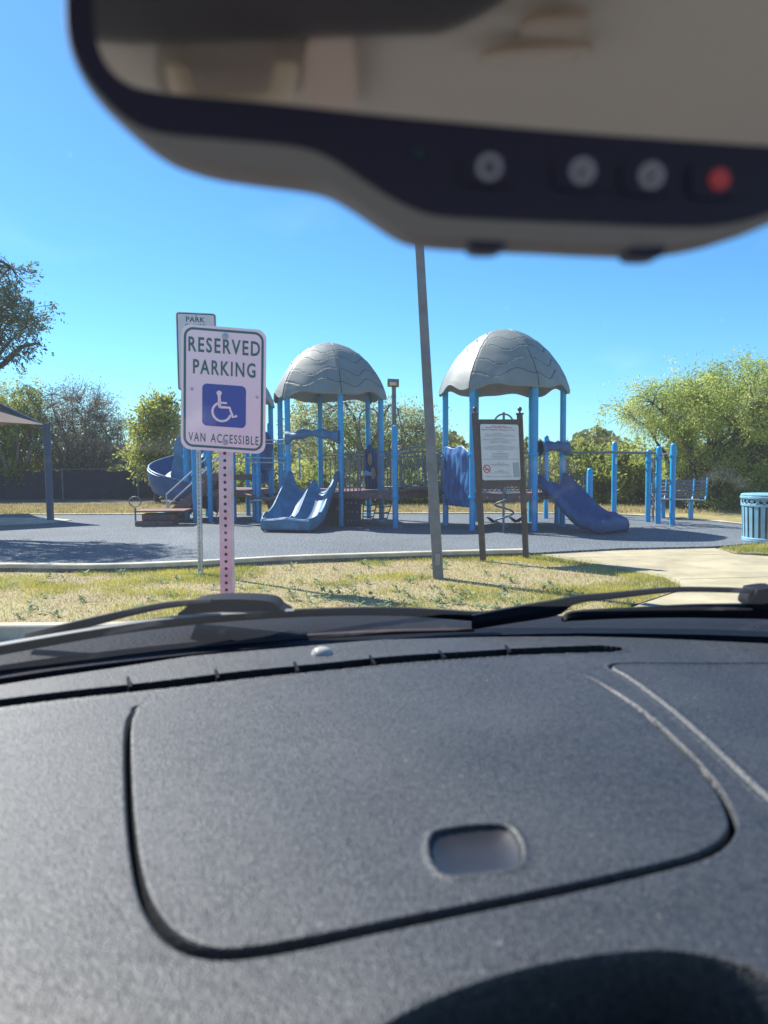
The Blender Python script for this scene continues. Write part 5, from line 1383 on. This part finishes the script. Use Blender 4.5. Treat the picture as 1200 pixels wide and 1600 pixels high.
gls = [(146, 0), (149, 50), (163, 95), (195, 128), (250, 144), (400, 158), (600, 180), (750, 194), (900, 207), (1050, 218), (1200, 228), (1310, 232), (1370, 200), (1385, 120), (1390, -100), (1340, -230), (1190, -320), (405, -350), (220, -285), (152, -180), (145, -90)]
def ringpts(px, off, per=4): return [MPt(a, b, off) for a, b in smoothpts(px, per, True)]
def grow(px, k):
    cx_ = 750; cy_ = 0; return [(cx_ + (a - cx_) * k, cy_ + (b - cy_) * k) for a, b in px]
back = -mn_
O0 = ringpts(outer, 0.0); cen = sum(O0, Vector()) / len(O0)
rr = ringpts(bez, .0)
def shrink(pts, k, dz): return [cen + (p - cen) * k - mn_ * dz for p in pts]
rows = [rr, [a.lerp(b, .5) + mn_ * .0 for a, b in zip(ringpts(bez, 0.0), [O0[min(len(O0) - 1, int(i * len(O0) / len(rr)))] for i in range(len(rr))])]]
hs = MB()
prof = [(1.0 - .018, -.001), (1.0 - .006, .0015), (1.0, .006), (.998, .012), (.985, .020), (.95, .028), (.86, .036), (.6, .044), (.2, .047)]
rw = [shrink(O0, k, dz) for k, dz in prof]; rw = [r + [r[0]] for r in rw]
housing = MB().grid(rw).build('rearview_mirror', M['taupe'], CR, True, 'large rear-view mirror with taupe housing across the top')
# front face of the housing
fr_ = shrink(O0, .982, -.001); MB().prism(fr_, -mn_ * .003).build('housing_rim', M['taupe'], housing)
Bz = ringpts(bez, .0012); MB().prism(Bz, -mn_ * .004).build('bezel', M['bezel'], housing)
Gl = ringpts(gls, .0022); MB().prism(Gl, -mn_ * .003).build('mirror_glass', M['mirror'], housing)
u3 = (MPt(701, 200) - MPt(700, 200)).length
mx_ = (MPt(760, 200) - MPt(700, 200)).normalized(); my_ = mn_.cross(mx_).normalized()
for i, (u_, v_, m_) in enumerate(((764, 263, 'icon'), (909, 269, 'icon'), (1016, 276, 'icon'), (1122, 282, 'iconred'))):
    c_ = MPt(u_, v_, .0018)
    bt = MB().prism([c_ + mx_ * (46 * u3 * ca_) + my_ * (28 * u3 * sa_) for ca_, sa_ in [(math.copysign(abs(math.cos(a)) ** .5, math.cos(a)), math.copysign(abs(math.sin(a)) ** .5, math.sin(a))) for a in [i_ * math.pi / 12 for i_ in range(24)]]], mn_ * .0008).build('button', M['bezel'], housing)
    sy = MB(); c2 = c_ + mn_ * .0012
    if i < 3:
        sy.tube([c2 + mx_ * (16 * u3 * math.cos(a)) + my_ * (16 * u3 * math.sin(a)) for a in [k_ * math.pi / 10 for k_ in range(20)]], .0011, 6, closed=True)
        if i == 0: sy.lathe(c2, [(.0011, 0), (.0011, .0006)], 8, axis=mn_)
        else: sy.tube([c2 + mx_ * (-7 * u3), c2 + my_ * (6 * u3), c2 + mx_ * (7 * u3), c2 - my_ * (7 * u3)], .0010, 5)
    else: sy.lathe(c2, [(17 * u3, 0), (15 * u3, .0008)], 16, axis=mn_)
    sy.build('button_symbol', M[m_], housing)
MB().lathe(MPt(655, 241, .0016), [(8 * u3, 0), (7 * u3, .0004)], 10, axis=mn_).build('light_sensor', mat('green_sensor', (.02, .05, .05), .3), housing)
for (u_, v_) in ((761, 378), (1011, 389)):
    c_ = MPt(u_, v_, .001); q_ = []
    for i_ in range(24):
        a = i_ * math.pi / 12; q_.append(c_ + mx_ * (29 * u3 * math.copysign(abs(math.cos(a)) ** .6, math.cos(a))) + my_ * (14 * u3 * math.copysign(abs(math.sin(a)) ** .6, math.sin(a))) )
    MB().prism(q_, -mn_ * .012).build('release_tab', M['bezel'], housing, bevel=.001)
MB().tube([cen - mn_ * .04, cen - mn_ * .09 + Vector((0, 0, .03)), Vector((cen.x, .47, 1.74))], .012, 10).build('mirror_stalk', M['taupe'], housing, True)

# ---- things on the headliner that the mirror shows
def ceil_hit(u_, v_):
    p = MPt(u_, v_, .002); d = ray(u_, v_).normalized(); r_ = d - mn_ * (2 * d.dot(mn_)); t = (ROOFZ - .012 - p.z) / r_.z; return p + r_ * t
hA, hB = ceil_hit(275, 95), ceil_hit(450, 90); up_ = Vector((0, 0, -1))
gh = MB(); gpts = [hA, hA + up_ * .03 + (hB - hA) * .06, hA.lerp(hB, .2) + up_ * .045, hA.lerp(hB, .8) + up_ * .045, hB + up_ * .03 - (hB - hA) * .06, hB]
gh.tube([Vector(p) for p in smoothpts(gpts, 5)], .013, 10).build('grab_handle', mat('handle_plastic', (.75, .64, .5), .45), CR, True)
def ceil_plate(px, th, m, name):
    pts = [ceil_hit(a, b) for a, b in smoothpts(px, 4, True)]; pts = [Vector((p.x, p.y, ROOFZ - .014)) for p in pts]
    return MB().prism(pts, (0, 0, -th)).build(name, m, CR, bevel=.004)
ceil_plate([(245, 120), (250, 60), (300, 50), (440, 40), (470, 60), (475, 115), (450, 135), (350, 142), (270, 138)], .006, mat('recess_plastic', (.20, .17, .14), .6), 'handle_recess')
ceil_plate([(550, 40), (552, 165), (480, 155), (478, 60), (520, 35)], .006, M['taupetrim'], 'pillar_cover')
ceil_plate([(120, 48), (560, 42), (720, 26), (760, -60), (80, -60)], .008, M['darktrim'], 'sunshade_strip')
l1 = ceil_plate([(812, 36), (830, 16), (905, 11), (918, 22), (905, 40), (840, 45)], .006, M['lens'], 'map_lamp')
l2 = ceil_plate([(750, 78), (790, 66), (900, 60), (928, 66), (905, 80), (820, 92), (765, 90)], .006, M['lens'], 'map_lamp')
